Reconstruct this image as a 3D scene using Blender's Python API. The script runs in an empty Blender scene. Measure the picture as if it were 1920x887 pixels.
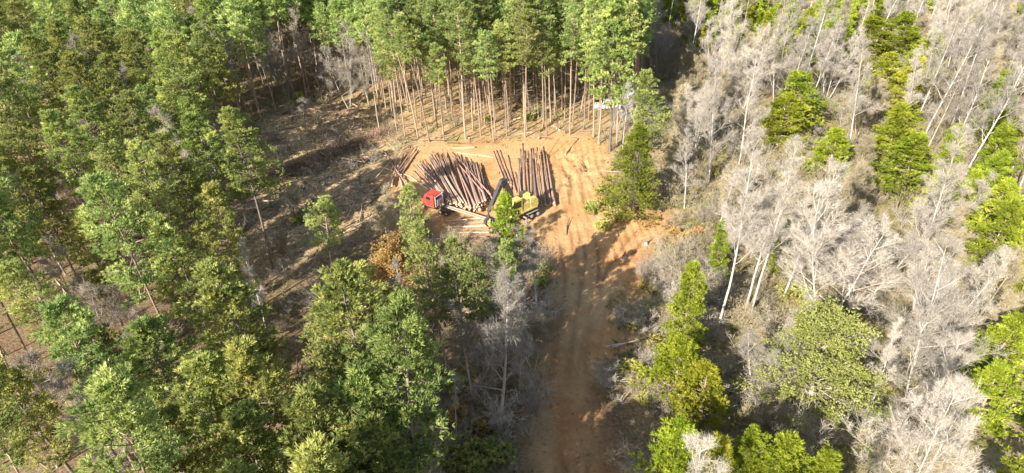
import bpy, bmesh, math, random
import numpy as np
from mathutils import Vector, Matrix

random.seed(7); rng = np.random.default_rng(11)
scene = bpy.context.scene
COL = scene.collection
R = math.radians

# ------------------------------------------------------------------ camera
CAM_H = 50.0; PITCH = R(33.0); ROLL = R(2.5); FOC = 1200.0
Fv = np.array([0, math.cos(PITCH), -math.sin(PITCH)])
U0 = np.array([0, math.sin(PITCH), math.cos(PITCH)]); R0 = np.array([1.0, 0, 0])
Rv = R0*math.cos(ROLL) - U0*math.sin(ROLL)
Uv = U0*math.cos(ROLL) + R0*math.sin(ROLL)
cd = bpy.data.cameras.new('camera'); cam = bpy.data.objects.new('camera', cd); COL.objects.link(cam)
m = Matrix.Identity(4)
for i in range(3):
    m[i][0] = Rv[i]; m[i][1] = Uv[i]; m[i][2] = -Fv[i]
m[2][3] = CAM_H
cam.matrix_world = m
cd.sensor_width = 36; cd.lens = 36*FOC/1920; cd.clip_end = 6000; cd.clip_start = 0.5
scene.camera = cam

# ------------------------------------------------------------------ light
SUN_EL = R(31); SUN_AZ = R(220)          # direction towards the sun, clockwise from +Y
w = bpy.data.worlds.new('World'); scene.world = w; w.use_nodes = True
nt = w.node_tree
sky = nt.nodes.new('ShaderNodeTexSky'); sky.sky_type = 'NISHITA'; sky.sun_disc = False
sky.sun_elevation = SUN_EL; sky.sun_rotation = SUN_AZ; sky.air_density = 1.2; sky.dust_density = 1.5
bg = nt.nodes['Background']; bg.inputs['Strength'].default_value = 0.08
nt.links.new(sky.outputs[0], bg.inputs[0])
sd = bpy.data.lights.new('sun', 'SUN'); sd.energy = 5.0; sd.angle = R(0.53); sd.color = (1, 0.93, 0.82)
so = bpy.data.objects.new('sun', sd); COL.objects.link(so)
to_sun = Vector((math.sin(SUN_AZ)*math.cos(SUN_EL), math.cos(SUN_AZ)*math.cos(SUN_EL), math.sin(SUN_EL)))
so.rotation_euler = to_sun.to_track_quat('Z', 'Y').to_euler(); so.location = (0, 0, 90)
vs = scene.view_settings
vs.view_transform = 'Standard'; vs.look = 'None'; vs.gamma = 1; vs.use_curve_mapping = False
vs.exposure = 1.2
scene.cycles.max_bounces = 5; scene.cycles.transparent_max_bounces = 4

# ------------------------------------------------------------------ helpers
def ray(px, py):
    return Fv*FOC + Rv*(px-960) - Uv*(py-443.5)
def G(px, py, z=0.0):
    """where the sight line through photo point (px,py) meets height z"""
    d = ray(px, py); t = (z-CAM_H)/d[2]
    return d[0]*t, d[1]*t
def proj(x, y, z=0.0):
    v = np.stack([np.asarray(x, float), np.asarray(y, float), np.asarray(z, float)+0*np.asarray(x, float)-CAM_H], -1)
    dz = v@Fv
    return 960+FOC*(v@Rv)/dz, 443.5-FOC*(v@Uv)/dz

def hash2(i, j, s):
    n = (i.astype(np.int64)*374761393 + j.astype(np.int64)*668265263 + s*974634777) & 0x7fffffff
    n = ((n ^ (n >> 13))*1274126177) & 0x7fffffff
    n = n ^ (n >> 16)
    return (n & 0xffff)/65535.0
def vnoise(x, y, s=0):
    x = np.asarray(x, float); y = np.asarray(y, float)
    i = np.floor(x); j = np.floor(y); u = x-i; v = y-j
    u = u*u*(3-2*u); v = v*v*(3-2*v)
    a = hash2(i, j, s); b = hash2(i+1, j, s); c = hash2(i, j+1, s); d = hash2(i+1, j+1, s)
    return (a*(1-u)+b*u)*(1-v)+(c*(1-u)+d*u)*v
def fbm(x, y, s=0, o=4):
    t = 0; a = .5
    for k in range(o):
        t = t + a*(vnoise(x*2**k, y*2**k, s+k)-.5)*2; a *= .5
    return t
def inpoly(px, py, poly):
    px = np.asarray(px, float); py = np.asarray(py, float); r = np.zeros(px.shape, bool)
    n = len(poly)
    for k in range(n):
        x1, y1 = poly[k]; x2, y2 = poly[(k+1) % n]
        c = ((y1 > py) != (y2 > py))
        with np.errstate(divide='ignore', invalid='ignore'):
            r ^= c & (px < (x2-x1)*(py-y1)/((y2-y1) if y2 != y1 else 1e-9)+x1)
    return r
def W(pts): return [G(*p) for p in pts]

# ground regions, outlined on the ground in metres
CLEAR = W([(440,262),(520,205),(600,172),(700,200),(745,262),(860,270),(1100,258),(1140,285),(1150,400),(1205,392),(1262,405),
           (1240,455),(1205,500),(1185,560),(1135,680),(1122,780),(1150,920),(1170,1300),(960,1300),(985,860),(1005,700),
           (1028,600),(1025,520),(1015,450),(940,445),(840,462),(720,440),(650,420),(560,470),(500,500),(455,440),(430,330)])
CLAY = W([(760,275),(860,270),(1100,256),(1150,285),(1160,380),(1205,392),(1275,400),(1255,440),(1205,500),(1185,560),(1135,680),
          (1122,780),(1150,920),(1170,1300),(975,1300),(1000,860),(1010,700),(1035,600),(1030,520),(1015,450),(940,445),(850,450),(760,400),(700,340)])
SLASH = W([(430,330),(440,250),(520,195),(600,165),(720,190),(760,262),(770,330),(720,430),(650,430),(560,480),(480,520),(440,440)])
STAND = W([(690,262),(760,275),(860,278),(1110,262),(1150,250),(1200,190),(1215,90),(1215,0),(640,0),(610,150)])
RUTS = W([(1035,270),(1130,270),(1160,380),(1265,402),(1245,440),(1205,500),(1185,560),(1135,680),(1122,780),(1150,920),(1170,1300),(985,1300),(1005,860),(1015,700),(1035,600),(1030,450)])

def dist_mask(x, y, poly, soft):
    """1 inside, falling to 0 outside over soft metres (noisy edge)"""
    x = np.asarray(x, float); y = np.asarray(y, float)
    d2 = np.full(x.shape, 1e9); n = len(poly)
    for k in range(n):
        ax, ay = poly[k]; bx_, by_ = poly[(k+1) % n]
        ex, ey = bx_-ax, by_-ay; L = ex*ex+ey*ey+1e-9
        t = np.clip(((x-ax)*ex+(y-ay)*ey)/L, 0, 1)
        d2 = np.minimum(d2, (x-ax-t*ex)**2+(y-ay-t*ey)**2)
    d = np.sqrt(d2)*np.where(inpoly(x, y, poly), 1, -1)
    d = d + fbm(x/5, y/5, 31, 4)*soft*1.2
    return np.clip(d/soft*.5+.5, 0, 1)

TRACK_A = W([(1052, 1000), (1062, 880), (1072, 780), (1080, 690), (1092, 600), (1108, 530), (1110, 470), (1088, 410), (1080, 340), (1060, 300)])
TRACK_B = W([(1075, 1000), (1085, 850), (1098, 700), (1118, 590), (1150, 510), (1190, 450), (1240, 422), (1275, 408)])
TRACK_C = W([(1035, 1000), (1035, 850), (1048, 720), (1065, 600), (1075, 520), (1062, 450), (1052, 400), (1060, 350)])
def track(x, y):
    """1 in the wheel ruts, 0 elsewhere"""
    out = np.zeros(np.shape(x))
    for T in (TRACK_A, TRACK_B, TRACK_C):
        d2 = np.full(np.shape(x), 1e9)
        for k in range(len(T)-1):
            ax, ay = T[k]; ex, ey = T[k+1][0]-ax, T[k+1][1]-ay
            t = np.clip(((x-ax)*ex+(y-ay)*ey)/(ex*ex+ey*ey), 0, 1); d2 = np.minimum(d2, (x-ax-t*ex)**2+(y-ay-t*ey)**2)
        d = np.sqrt(d2)+.12*fbm(x/2.5, y/2.5, 83, 2)
        out = np.maximum(out, np.exp(-((d-.95)/.24)**2)*np.clip(.45+1.3*fbm(x/5, y/9, 85, 3), 0, 1))
    return out
def height(x, y):
    x = np.asarray(x, float); y = np.asarray(y, float)
    h = 0.9*fbm(x/38, y/38, 3, 2)
    c = dist_mask(x, y, CLAY, 3)
    s = dist_mask(x, y, SLASH, 3)
    rough = 0.16*fbm(x/2.2, y/2.2, 9, 4)
    h = h + rough*(1-0.75*c) + s*0.75*fbm((x+y*.8)/7, (y-x*.8)/2.2, 17, 4)
    h = h + c*0.07*fbm(x/1.1, y/1.6, 23, 3)
    r = dist_mask(x, y, RUTS, 2)
    rd = x + 0.55*np.sin(y/17)                       # wheel ruts running up the haul road
    h = h + r*((0.05+.09*vnoise(x/3, y/9, 43))*np.sin(rd*2*math.pi/1.15+fbm(x/7, y/14, 41, 3)*8)+0.06*fbm(x/.35, y/2.2, 45, 2))
    cx, cy = G(1085, 315)
    ch = np.exp(-((x-cx)**2/30+(y-cy)**2/60))
    h = h + ch*0.9*fbm((x*.35+y*.94)/2.6, (x*.94-y*.35)/.95, 51, 3)
    tk_ = track(x, y); h = h - .20*tk_ + .10*np.clip(track(x+.4, y), 0, 1)*(1-tk_)
    ax, ay = G(470, 352); bx2, by2 = G(735, 240)          # low brush windrow across the slash, shaped partly to give the strip's shade
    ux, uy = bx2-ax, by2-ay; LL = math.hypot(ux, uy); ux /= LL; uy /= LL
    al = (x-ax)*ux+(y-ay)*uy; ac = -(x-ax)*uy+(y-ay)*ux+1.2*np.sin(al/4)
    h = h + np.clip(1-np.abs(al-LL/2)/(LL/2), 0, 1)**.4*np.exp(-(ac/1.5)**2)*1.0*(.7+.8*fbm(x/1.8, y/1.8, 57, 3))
    # the bank that edges the road on its right, and on its left
    return h
def hz(x, y): return float(height(np.array([x]), np.array([y]))[0])

class MB:
    """mesh builder on numpy arrays; f: list of (faces array, material index), t: per-vertex tint"""
    def __init__(s): s.v = []; s.f = []; s.t = []; s.n = 0
    def add(s, v, f, tint=0.5, mi=0):
        v = np.asarray(v, float).reshape(-1, 3); f = np.asarray(f, int)
        s.v.append(v); s.f.append((f+s.n, mi)); s.n += len(v)
        s.t.append(np.full(len(v), tint) if np.isscalar(tint) else np.asarray(tint, float))
    def tube(s, P, r, k=5, tint=.5, mi=0, cap=False, capmi=0):
        P = np.asarray(P, float); r = np.asarray(r, float); n = len(P)
        T = np.gradient(P, axis=0); T /= np.linalg.norm(T, axis=1)[:, None]+1e-9
        a = np.array([0, 0, 1.0]) if abs(T[0][2]) < .9 else np.array([1.0, 0, 0])
        A = np.cross(T, a); A /= np.linalg.norm(A, axis=1)[:, None]+1e-9; B = np.cross(T, A)
        th = np.arange(k)*2*math.pi/k
        V = P[:, None]+r[:, None, None]*(A[:, None]*np.cos(th)[None, :, None]+B[:, None]*np.sin(th)[None, :, None])
        i = np.arange(n-1)[:, None]*k; j = np.arange(k)[None]; j2 = (j+1) % k
        F = np.stack([i+j, i+k+j, i+k+j2, i+j2], -1).reshape(-1, 4)
        n0 = s.n; s.add(V.reshape(-1, 3), F, tint, mi)
        if cap:
            s.f.append((np.array([list(range(n0, n0+k))]), capmi)); s.f.append((np.array([list(range(n0+(n-1)*k, n0+n*k))[::-1]]), capmi))
    def mesh(s, name, mats, smooth=False):
        me = bpy.data.meshes.new(name)
        V = np.concatenate(s.v) if s.v else np.zeros((0, 3))
        me.vertices.add(len(V)); me.vertices.foreach_set('co', V.ravel())
        tot = []; idx = []; mi = []
        for f, q in s.f:
            tot.append(np.full(len(f), f.shape[1])); idx.append(f.ravel()); mi.append(np.full(len(f), q))
        tot = np.concatenate(tot); idx = np.concatenate(idx); mi = np.concatenate(mi)
        me.loops.add(len(idx)); me.loops.foreach_set('vertex_index', idx.astype(np.int32))
        me.polygons.add(len(tot)); st = np.concatenate([[0], np.cumsum(tot)[:-1]])
        me.polygons.foreach_set('loop_start', st.astype(np.int32))
        me.polygons.foreach_set('material_index', mi.astype(np.int32))
        me.polygons.foreach_set('use_smooth', np.full(len(tot), smooth))
        at = me.attributes.new('tint', 'FLOAT', 'POINT'); at.data.foreach_set('value', np.concatenate(s.t).astype(np.float32))
        for m_ in (mats if isinstance(mats, (list, tuple)) else [mats]): me.materials.append(m_)
        me.update(calc_edges=True); me.validate()
        return me

def link(name, me, parent=None):
    o = bpy.data.objects.new(name, me); COL.objects.link(o)
    if parent is not None: o.parent = parent
    return o
def tag(o, label=None, cat=None, group=None, kind=None):
    if label: o['label'] = label
    if cat: o['category'] = cat
    if group: o['group'] = group
    if kind: o['kind'] = kind
    return o

# ------------------------------------------------------------------ materials
def newmat(name):
    m_ = bpy.data.materials.new(name); m_.use_nodes = True
    return m_, m_.node_tree, m_.node_tree.nodes['Principled BSDF']
def nd(t, typ, **k):
    n = t.nodes.new(typ)
    for a, b in k.items(): setattr(n, a, b)
    return n
def ramp(t, fac, stops):
    r = nd(t, 'ShaderNodeValToRGB'); e = r.color_ramp.elements
    while len(e) > 1: e.remove(e[-1])
    e[0].position = stops[0][0]; e[0].color = (*stops[0][1], 1)
    for p, c in stops[1:]:
        q = e.new(p); q.color = (*c, 1)
    t.links.new(fac, r.inputs[0]); return r.outputs[0]
def mixc(t, fac, a, b, mode='MIX'):
    n = nd(t, 'ShaderNodeMix', data_type='RGBA', blend_type=mode)
    for sck, v in ((n.inputs[0], fac), (n.inputs[6], a), (n.inputs[7], b)):
        if hasattr(v, 'is_linked'): t.links.new(v, sck)
        elif isinstance(v, tuple): sck.default_value = (*v, 1)
        else: sck.default_value = v
    return n.outputs[2]
def noise(t, scale, detail=4, rough=.6, vec=None, dist=0):
    n = nd(t, 'ShaderNodeTexNoise'); n.inputs['Scale'].default_value = scale
    n.inputs['Detail'].default_value = detail; n.inputs['Roughness'].default_value = rough; n.inputs['Distortion'].default_value = dist
    if vec: t.links.new(vec, n.inputs['Vector'])
    return n.outputs[0]
def foliage(name, ca, cb, cc=None, trans=.3, rnd=.35):
    m_, t, p = newmat(name)
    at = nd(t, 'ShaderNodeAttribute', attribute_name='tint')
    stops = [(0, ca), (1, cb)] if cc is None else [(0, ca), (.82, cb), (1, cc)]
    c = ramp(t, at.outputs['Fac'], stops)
    oi = nd(t, 'ShaderNodeObjectInfo')
    hs = nd(t, 'ShaderNodeHueSaturation')
    mr = nd(t, 'ShaderNodeMapRange'); mr.inputs[3].default_value = 1-rnd; mr.inputs[4].default_value = 1+rnd
    t.links.new(oi.outputs['Random'], mr.inputs[0]); t.links.new(mr.outputs[0], hs.inputs['Value'])
    wn = nd(t, 'ShaderNodeTexWhiteNoise', noise_dimensions='1D'); t.links.new(oi.outputs['Random'], wn.inputs['W'])
    mh = nd(t, 'ShaderNodeMapRange'); mh.inputs[3].default_value = .478; mh.inputs[4].default_value = .522
    t.links.new(wn.outputs[0], mh.inputs[0]); t.links.new(mh.outputs[0], hs.inputs['Hue'])
    t.links.new(c, hs.inputs['Color'])
    d = nd(t, 'ShaderNodeBsdfDiffuse'); tr = nd(t, 'ShaderNodeBsdfTranslucent'); mx = nd(t, 'ShaderNodeMixShader')
    mx.inputs[0].default_value = trans
    t.links.new(hs.outputs[0], d.inputs[0]); t.links.new(hs.outputs[0], tr.inputs[0])
    t.links.new(d.outputs[0], mx.inputs[1]); t.links.new(tr.outputs[0], mx.inputs[2])
    t.links.new(mx.outputs[0], t.nodes['Material Output'].inputs[0])
    t.nodes.remove(p)
    return m_
def bark(name, ca, cb, scale=1.5, rnd=.25, stretch=.25):
    m_, t, p = newmat(name)
    tc = nd(t, 'ShaderNodeTexCoord'); mp = nd(t, 'ShaderNodeMapping'); mp.inputs['Scale'].default_value = (4, 4, stretch*4)
    t.links.new(tc.outputs['Object'], mp.inputs[0])
    c = ramp(t, noise(t, scale, 5, .65, mp.outputs[0]), [(.3, ca), (.7, cb)])
    oi = nd(t, 'ShaderNodeObjectInfo'); mr = nd(t, 'ShaderNodeMapRange'); mr.inputs[3].default_value = 1-rnd; mr.inputs[4].default_value = 1+rnd
    t.links.new(oi.outputs['Random'], mr.inputs[0])
    hs = nd(t, 'ShaderNodeHueSaturation'); t.links.new(mr.outputs[0], hs.inputs['Value']); t.links.new(c, hs.inputs['Color'])
    t.links.new(hs.outputs[0], p.inputs['Base Color']); p.inputs['Roughness'].default_value = .9
    return m_
def paint(name, c, rough=.45, metal=0, wear=.25, dust=(.35, .25, .16)):
    m_, t, p = newmat(name)
    tc = nd(t, 'ShaderNodeTexCoord')
    n = noise(t, 2.2, 6, .7, tc.outputs['Object'])
    f = ramp(t, n, [(.42, (0, 0, 0)), (.72, (wear*2, wear*2, wear*2))])
    t.links.new(mixc(t, f, c, dust), p.inputs['Base Color'])
    p.inputs['Roughness'].default_value = rough; p.inputs['Metallic'].default_value = metal
    return m_

M_pinebark = bark('pine_bark', (.24, .17, .12), (.44, .34, .25))
M_darkbark = bark('dark_bark', (.13, .10, .08), (.27, .22, .18))
M_pale = bark('pale_bark', (.34, .30, .26), (.66, .62, .56), rnd=.2)
M_greybark = bark('grey_bark', (.26, .22, .18), (.48, .42, .36))
M_twigpale = bark('pale_twig', (.31, .275, .23), (.54, .49, .42), rnd=.28)
M_twiggrey = bark('grey_twig', (.25, .21, .165), (.45, .40, .33), rnd=.25)
M_twigtan = bark('tan_twig', (.28, .23, .14), (.50, .43, .28), rnd=.3)
M_needle = foliage('pine_needles', (.25, .31, .10), (.54, .58, .18), (.70, .68, .24), trans=.4, rnd=.22)
M_needleY = foliage('young_pine_needles', (.24, .29, .03), (.52, .56, .07), (.66, .66, .12), trans=.45, rnd=.18)
M_needleS = foliage('stand_pine_needles', (.27, .35, .12), (.54, .60, .21), (.68, .69, .28), trans=.4, rnd=.22)
M_cedar = foliage('cedar_needles', (.13, .17, .025), (.36, .40, .06), (.48, .47, .09), trans=.45, rnd=.1)
M_oak = foliage('dry_oak_leaves', (.36, .20, .07), (.62, .42, .18), (.7, .52, .26), rnd=.12)
M_olive = foliage('olive_leaves', (.26, .28, .07), (.50, .49, .15), (.62, .57, .27), rnd=.1)
M_grass = foliage('dry_grass', (.16, .19, .05), (.38, .33, .14), (.52, .43, .23), rnd=0)
M_stick = foliage('slash_wood', (.13, .09, .06), (.42, .32, .22), (.68, .56, .42), trans=0, rnd=0)

def ground_mat():
    m_, t, p = newmat('ground')
    geo = nd(t, 'ShaderNodeNewGeometry'); P = geo.outputs['Position']
    def attr(n): return nd(t, 'ShaderNodeAttribute', attribute_name=n).outputs['Fac']
    n1 = noise(t, .35, 8, .65, P); n2 = noise(t, 3.2, 8, .7, P); n3 = noise(t, .09, 4, .6, P)
    litter = mixc(t, ramp(t, n3, [(.4, (0, 0, 0)), (.62, (1, 1, 1))]),
                  ramp(t, n2, [(.28, (.085, .052, .032)), (.5, (.21, .135, .08)), (.72, (.36, .25, .155))]),
                  ramp(t, n2, [(.28, (.09, .06, .035)), (.5, (.25, .19, .105)), (.74, (.42, .33, .21))]))
    clay = mixc(t, ramp(t, n1, [(.35, (0, 0, 0)), (.66, (1, 1, 1))]), (.48, .225, .088), (.70, .41, .19))
    clay = mixc(t, ramp(t, n3, [(.42, (0, 0, 0)), (.6, (.7, .7, .7))]), clay, (.56, .40, .21))
    clay = mixc(t, ramp(t, n2, [(.28, (.55, .55, .55)), (.5, (0, 0, 0))]), clay, (.30, .17, .09))
    slash = ramp(t, n2, [(.30, (.10, .06, .04)), (.45, (.36, .235, .14)), (.56, (.62, .45, .26)), (.70, (.80, .67, .46))])
    dry = ramp(t, n2, [(.28, (.17, .13, .07)), (.5, (.36, .29, .17)), (.72, (.52, .45, .29))])
    c = mixc(t, attr('dry'), litter, dry)
    c = mixc(t, attr('slash'), c, slash)
    c = mixc(t, attr('clay'), c, clay)
    tf = nd(t, 'ShaderNodeMath', operation='MULTIPLY'); t.links.new(attr('track'), tf.inputs[0]); tf.inputs[1].default_value = .75
    c = mixc(t, tf.outputs[0], c, (.20, .105, .055))
    gv = noise(t, .22, 5, .6, P)
    g = nd(t, 'ShaderNodeMath', operation='MULTIPLY'); t.links.new(ramp(t, gv, [(.52, (0, 0, 0)), (.64, (.55, .55, .55))]), g.inputs[0]); t.links.new(attr('green'), g.inputs[1])
    c = mixc(t, g.outputs[0], c, (.30, .29, .12))
    t.links.new(c, p.inputs['Base Color']); p.inputs['Roughness'].default_value = .95
    p.inputs['Specular IOR Level'].default_value = .15
    b = nd(t, 'ShaderNodeBump'); b.inputs['Strength'].default_value = .9; b.inputs['Distance'].default_value = .25
    t.links.new(noise(t, 2.6, 8, .72, P), b.inputs['Height']); t.links.new(b.outputs[0], p.inputs['Normal'])
    return m_

# ------------------------------------------------------------------ ground
def axis(lo, hi, a, b, fine, grow):
    mid = list(np.arange(a, b+1e-6, fine)); L = []; s = fine; x = a
    while x > lo: s *= grow; x -= s; L.append(x)
    Rr = []; s = fine; x = b
    while x < hi: s *= grow; x += s; Rr.append(x)
    return np.array(L[::-1]+mid+Rr)
gx = axis(-3000, 3000, -52, 34, .36, 1.045); gy = axis(-600, 5000, 42, 140, .4, 1.045)
X, Y = np.meshgrid(gx, gy); Xf = X.ravel(); Yf = Y.ravel()
near = (np.abs(Xf) < 400) & (Yf < 500) & (Yf > -100)
Z = np.zeros_like(Xf); Z[near] = height(Xf[near], Yf[near])
nx = len(gx); ny = len(gy)
ii = np.arange(nx-1)[None]+np.arange(ny-1)[:, None]*nx
FA = np.stack([ii, ii+1, ii+nx+1, ii+nx], -1).reshape(-1, 4)
gb = MB(); gb.add(np.stack([Xf, Yf, Z], 1), FA)
gme = gb.mesh('ground', ground_mat(), True)
def setattr_(name, vals):
    a = gme.attributes.new(name, 'FLOAT', 'POINT'); a.data.foreach_set('value', vals.astype(np.float32))
def maskall(poly, soft):
    r = np.zeros_like(Xf); r[near] = dist_mask(Xf[near], Yf[near], poly, soft); return r
clm = maskall(CLAY, 2.0); slm = maskall(SLASH, 3.0); stm = maskall(STAND, 3.0)
pxg, pyg = proj(Xf, Yf)
right = np.clip((Xf-(8+0.0*Yf))/8, 0, 1)*(Yf > 0)
setattr_('clay', np.clip(clm+.45*stm*(1-slm), 0, 1)); setattr_('slash', slm*(1-clm)); setattr_('dry', np.clip(right*.8+stm, 0, 1)*(1-clm))
tr_ = np.zeros_like(Xf); tr_[near] = track(Xf[near], Yf[near]); setattr_('track', tr_)
setattr_('green', np.clip(stm+slm*.8+right*.6, 0, 1))
tag(link('ground', gme), kind='structure')

# pale gravel where the far track passes the pickup
cx, cy = G(1195, 205)
gm = MB(); k = 40; th = np.arange(k)*2*math.pi/k
rr = 4.2*(1+.18*np.sin(3*th)+.1*np.sin(7*th+1))
for q, sc in ((0, 0), ):
    px_ = cx+rr*1.5*np.cos(th); py_ = cy+rr*1.9*np.sin(th)
rings = [np.stack([cx+(px_-cx)*s_, cy+(py_-cy)*s_], 1) for s_ in np.linspace(.04, 1, 12)]
V = np.concatenate(rings); zz = height(V[:, 0], V[:, 1])+.05
F_ = [[i*k+j, i*k+(j+1) % k, (i+1)*k+(j+1) % k, (i+1)*k+j] for i in range(11) for j in range(k)]
gm.add(np.column_stack([V, zz]), F_)
mg, t_, p_ = newmat('pale_gravel'); t_.links.new(ramp(t_, noise(t_, 9, 6, .7), [(.3, (.34, .31, .29)), (.7, (.62, .60, .57))]), p_.inputs['Base Color']); p_.inputs['Roughness'].default_value = .95
tag(link('gravel_track', gm.mesh('gravel_track', mg, True)), kind='structure')

# ------------------------------------------------------------------ tree builders
def unit(v): return v/(np.linalg.norm(v, axis=-1, keepdims=True)+1e-9)
def rnd_dir(n): return unit(rng.normal(size=(n, 3)))

def blades(mb, C, D, K, L, Wd, spread, tint):
    """K thin leaf blades from each centre C, fanned around direction D"""
    n = len(C); c = np.repeat(C, K, 0); d = unit(np.repeat(D, K, 0)+spread*rnd_dir(n*K))
    ln = L*(.65+.6*rng.random(n*K))[:, None]
    side = unit(np.cross(d, rnd_dir(n*K)))*(Wd*(.7+.6*rng.random(n*K)))[:, None]
    a = c+d*ln*.25-side*.5; b = c+d*ln*.25+side*.5; tip = c+d*ln
    base = c-d*.02
    V = np.stack([base, a, tip, b], 1).reshape(-1, 3)
    i = np.arange(n*K)[:, None]*4
    tt = np.clip(np.repeat(tint, K)+.16*rng.normal(size=n*K), 0, 1)
    mb.add(V, i+np.array([[0, 1, 2, 3]]), np.repeat(tt, 4))

def wander(p0, d0, L, n, curl, up=0.0):
    P = [np.array(p0, float)]; d = unit(np.array(d0, float))
    for i in range(n):
        d = unit(d+curl*rng.normal(size=3)+np.array([0, 0, up])); P.append(P[-1]+d*L/n)
    return np.array(P)

def make_pine(H, c0, Rc, nbr, shape='round', mat=None, bmat=None, r0=.2, clumps=5, tufts=8, K=10, bl=.36, bw=.09, dead=10, gap=.0):
    tb = MB(); fb = MB()
    path = wander((0, 0, -.4), (0, 0, 1), H+.2, 9, .018, .02); path[-1, 2] = H-.3
    zz = np.linspace(0, 1, len(path))
    tb.tube(path, r0*(1-zz)**.7+.025, 7, rng.random())
    tb.tube([path[0], path[0]+[0, 0, .7]], [r0*1.5, r0*.98], 7)
    def at(z):
        return np.array([np.interp(z, path[:, 2], path[:, 0]), np.interp(z, path[:, 2], path[:, 1]), z])
    for i in range(dead):
        z = H*(.25+.9*(c0-.25)*rng.random()) if c0 > .3 else H*.2
        a = rng.random()*6.28; p = at(z)
        tb.tube(wander(p, (math.cos(a), math.sin(a), .1), .5+1.3*rng.random(), 3, .2), [.028, .02, .015, .008], 3)
    C = []; D = []; T = []; limb = MB()
    lop = rng.normal(size=2)*.18
    for i in range(nbr):
        u = (i+rng.random())/nbr; z = H*(c0+(1-c0)*u**.95); z = min(z, H-.2)
        if shape == 'round': prof = math.sin(math.pi*min(1, .16+.84*u)**.85)**.75*(1-.25*u)+.12
        elif shape == 'cone': prof = (1-u)**.8+.06
        elif shape == 'high': prof = math.sin(math.pi*(.12+.84*u))**.6
        else: prof = (1-u**2.2)*.9+.14
        a = i*2.39996+rng.normal()*.35
        L = Rc*prof*(.62+.55*rng.random())*(1+lop[0]*math.cos(a)+lop[1]*math.sin(a))
        if L < .2: L = .2
        el = (-.12+.95*u)*(.9 if shape != 'cone' else .5)+rng.normal()*.12
        d = np.array([math.cos(a)*math.cos(el), math.sin(a)*math.cos(el), math.sin(el)])
        p = at(z); bp = wander(p, d, L, 5, .09, .04)
        tb.tube(bp, np.linspace(.014+.013*L, .008, 6), 4, .5)
        nc = max(1, int(round(clumps*(.5+.6*L/Rc))))
        ctint = .38+.28*rng.normal()*.6
        for k_ in range(nc):
            t = .38+.62*(k_+.6*rng.random()+.4)/nc
            q = np.array([np.interp(t, np.linspace(0, 1, 6), bp[:, j]) for j in range(3)])
            lat = np.cross(d, (0, 0, 1))*rng.normal()*.26*L*(1.1-.4*t)
            cc = q+lat+np.array([0, 0, .1+.12*rng.normal()])
            if L > 1.2: tb.tube(np.array([q, (q+cc)/2+[0, 0, -.05], cc]), [.02, .014, .01], 3)
            cr = .30+.10*L*rng.random()+.10*rng.random()
            off = rnd_dir(tufts)*(rng.random((tufts, 1))**.4)*cr*np.array([1, 1, .62])
            C.append(cc+off); dd = unit(off+np.array([0, 0, .30])+.35*d); D.append(dd)
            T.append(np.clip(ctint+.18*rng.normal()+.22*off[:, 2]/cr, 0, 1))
    # leader
    off = rnd_dir(tufts*2)*.35; C.append(at(H-.35)+off); D.append(unit(off+[0, 0, .8])); T.append(np.full(tufts*2, .5))
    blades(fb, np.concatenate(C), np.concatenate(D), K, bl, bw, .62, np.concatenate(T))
    return tb.mesh('trunk', bmat or M_pinebark, True), fb.mesh('crown', mat or M_needle)

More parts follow.
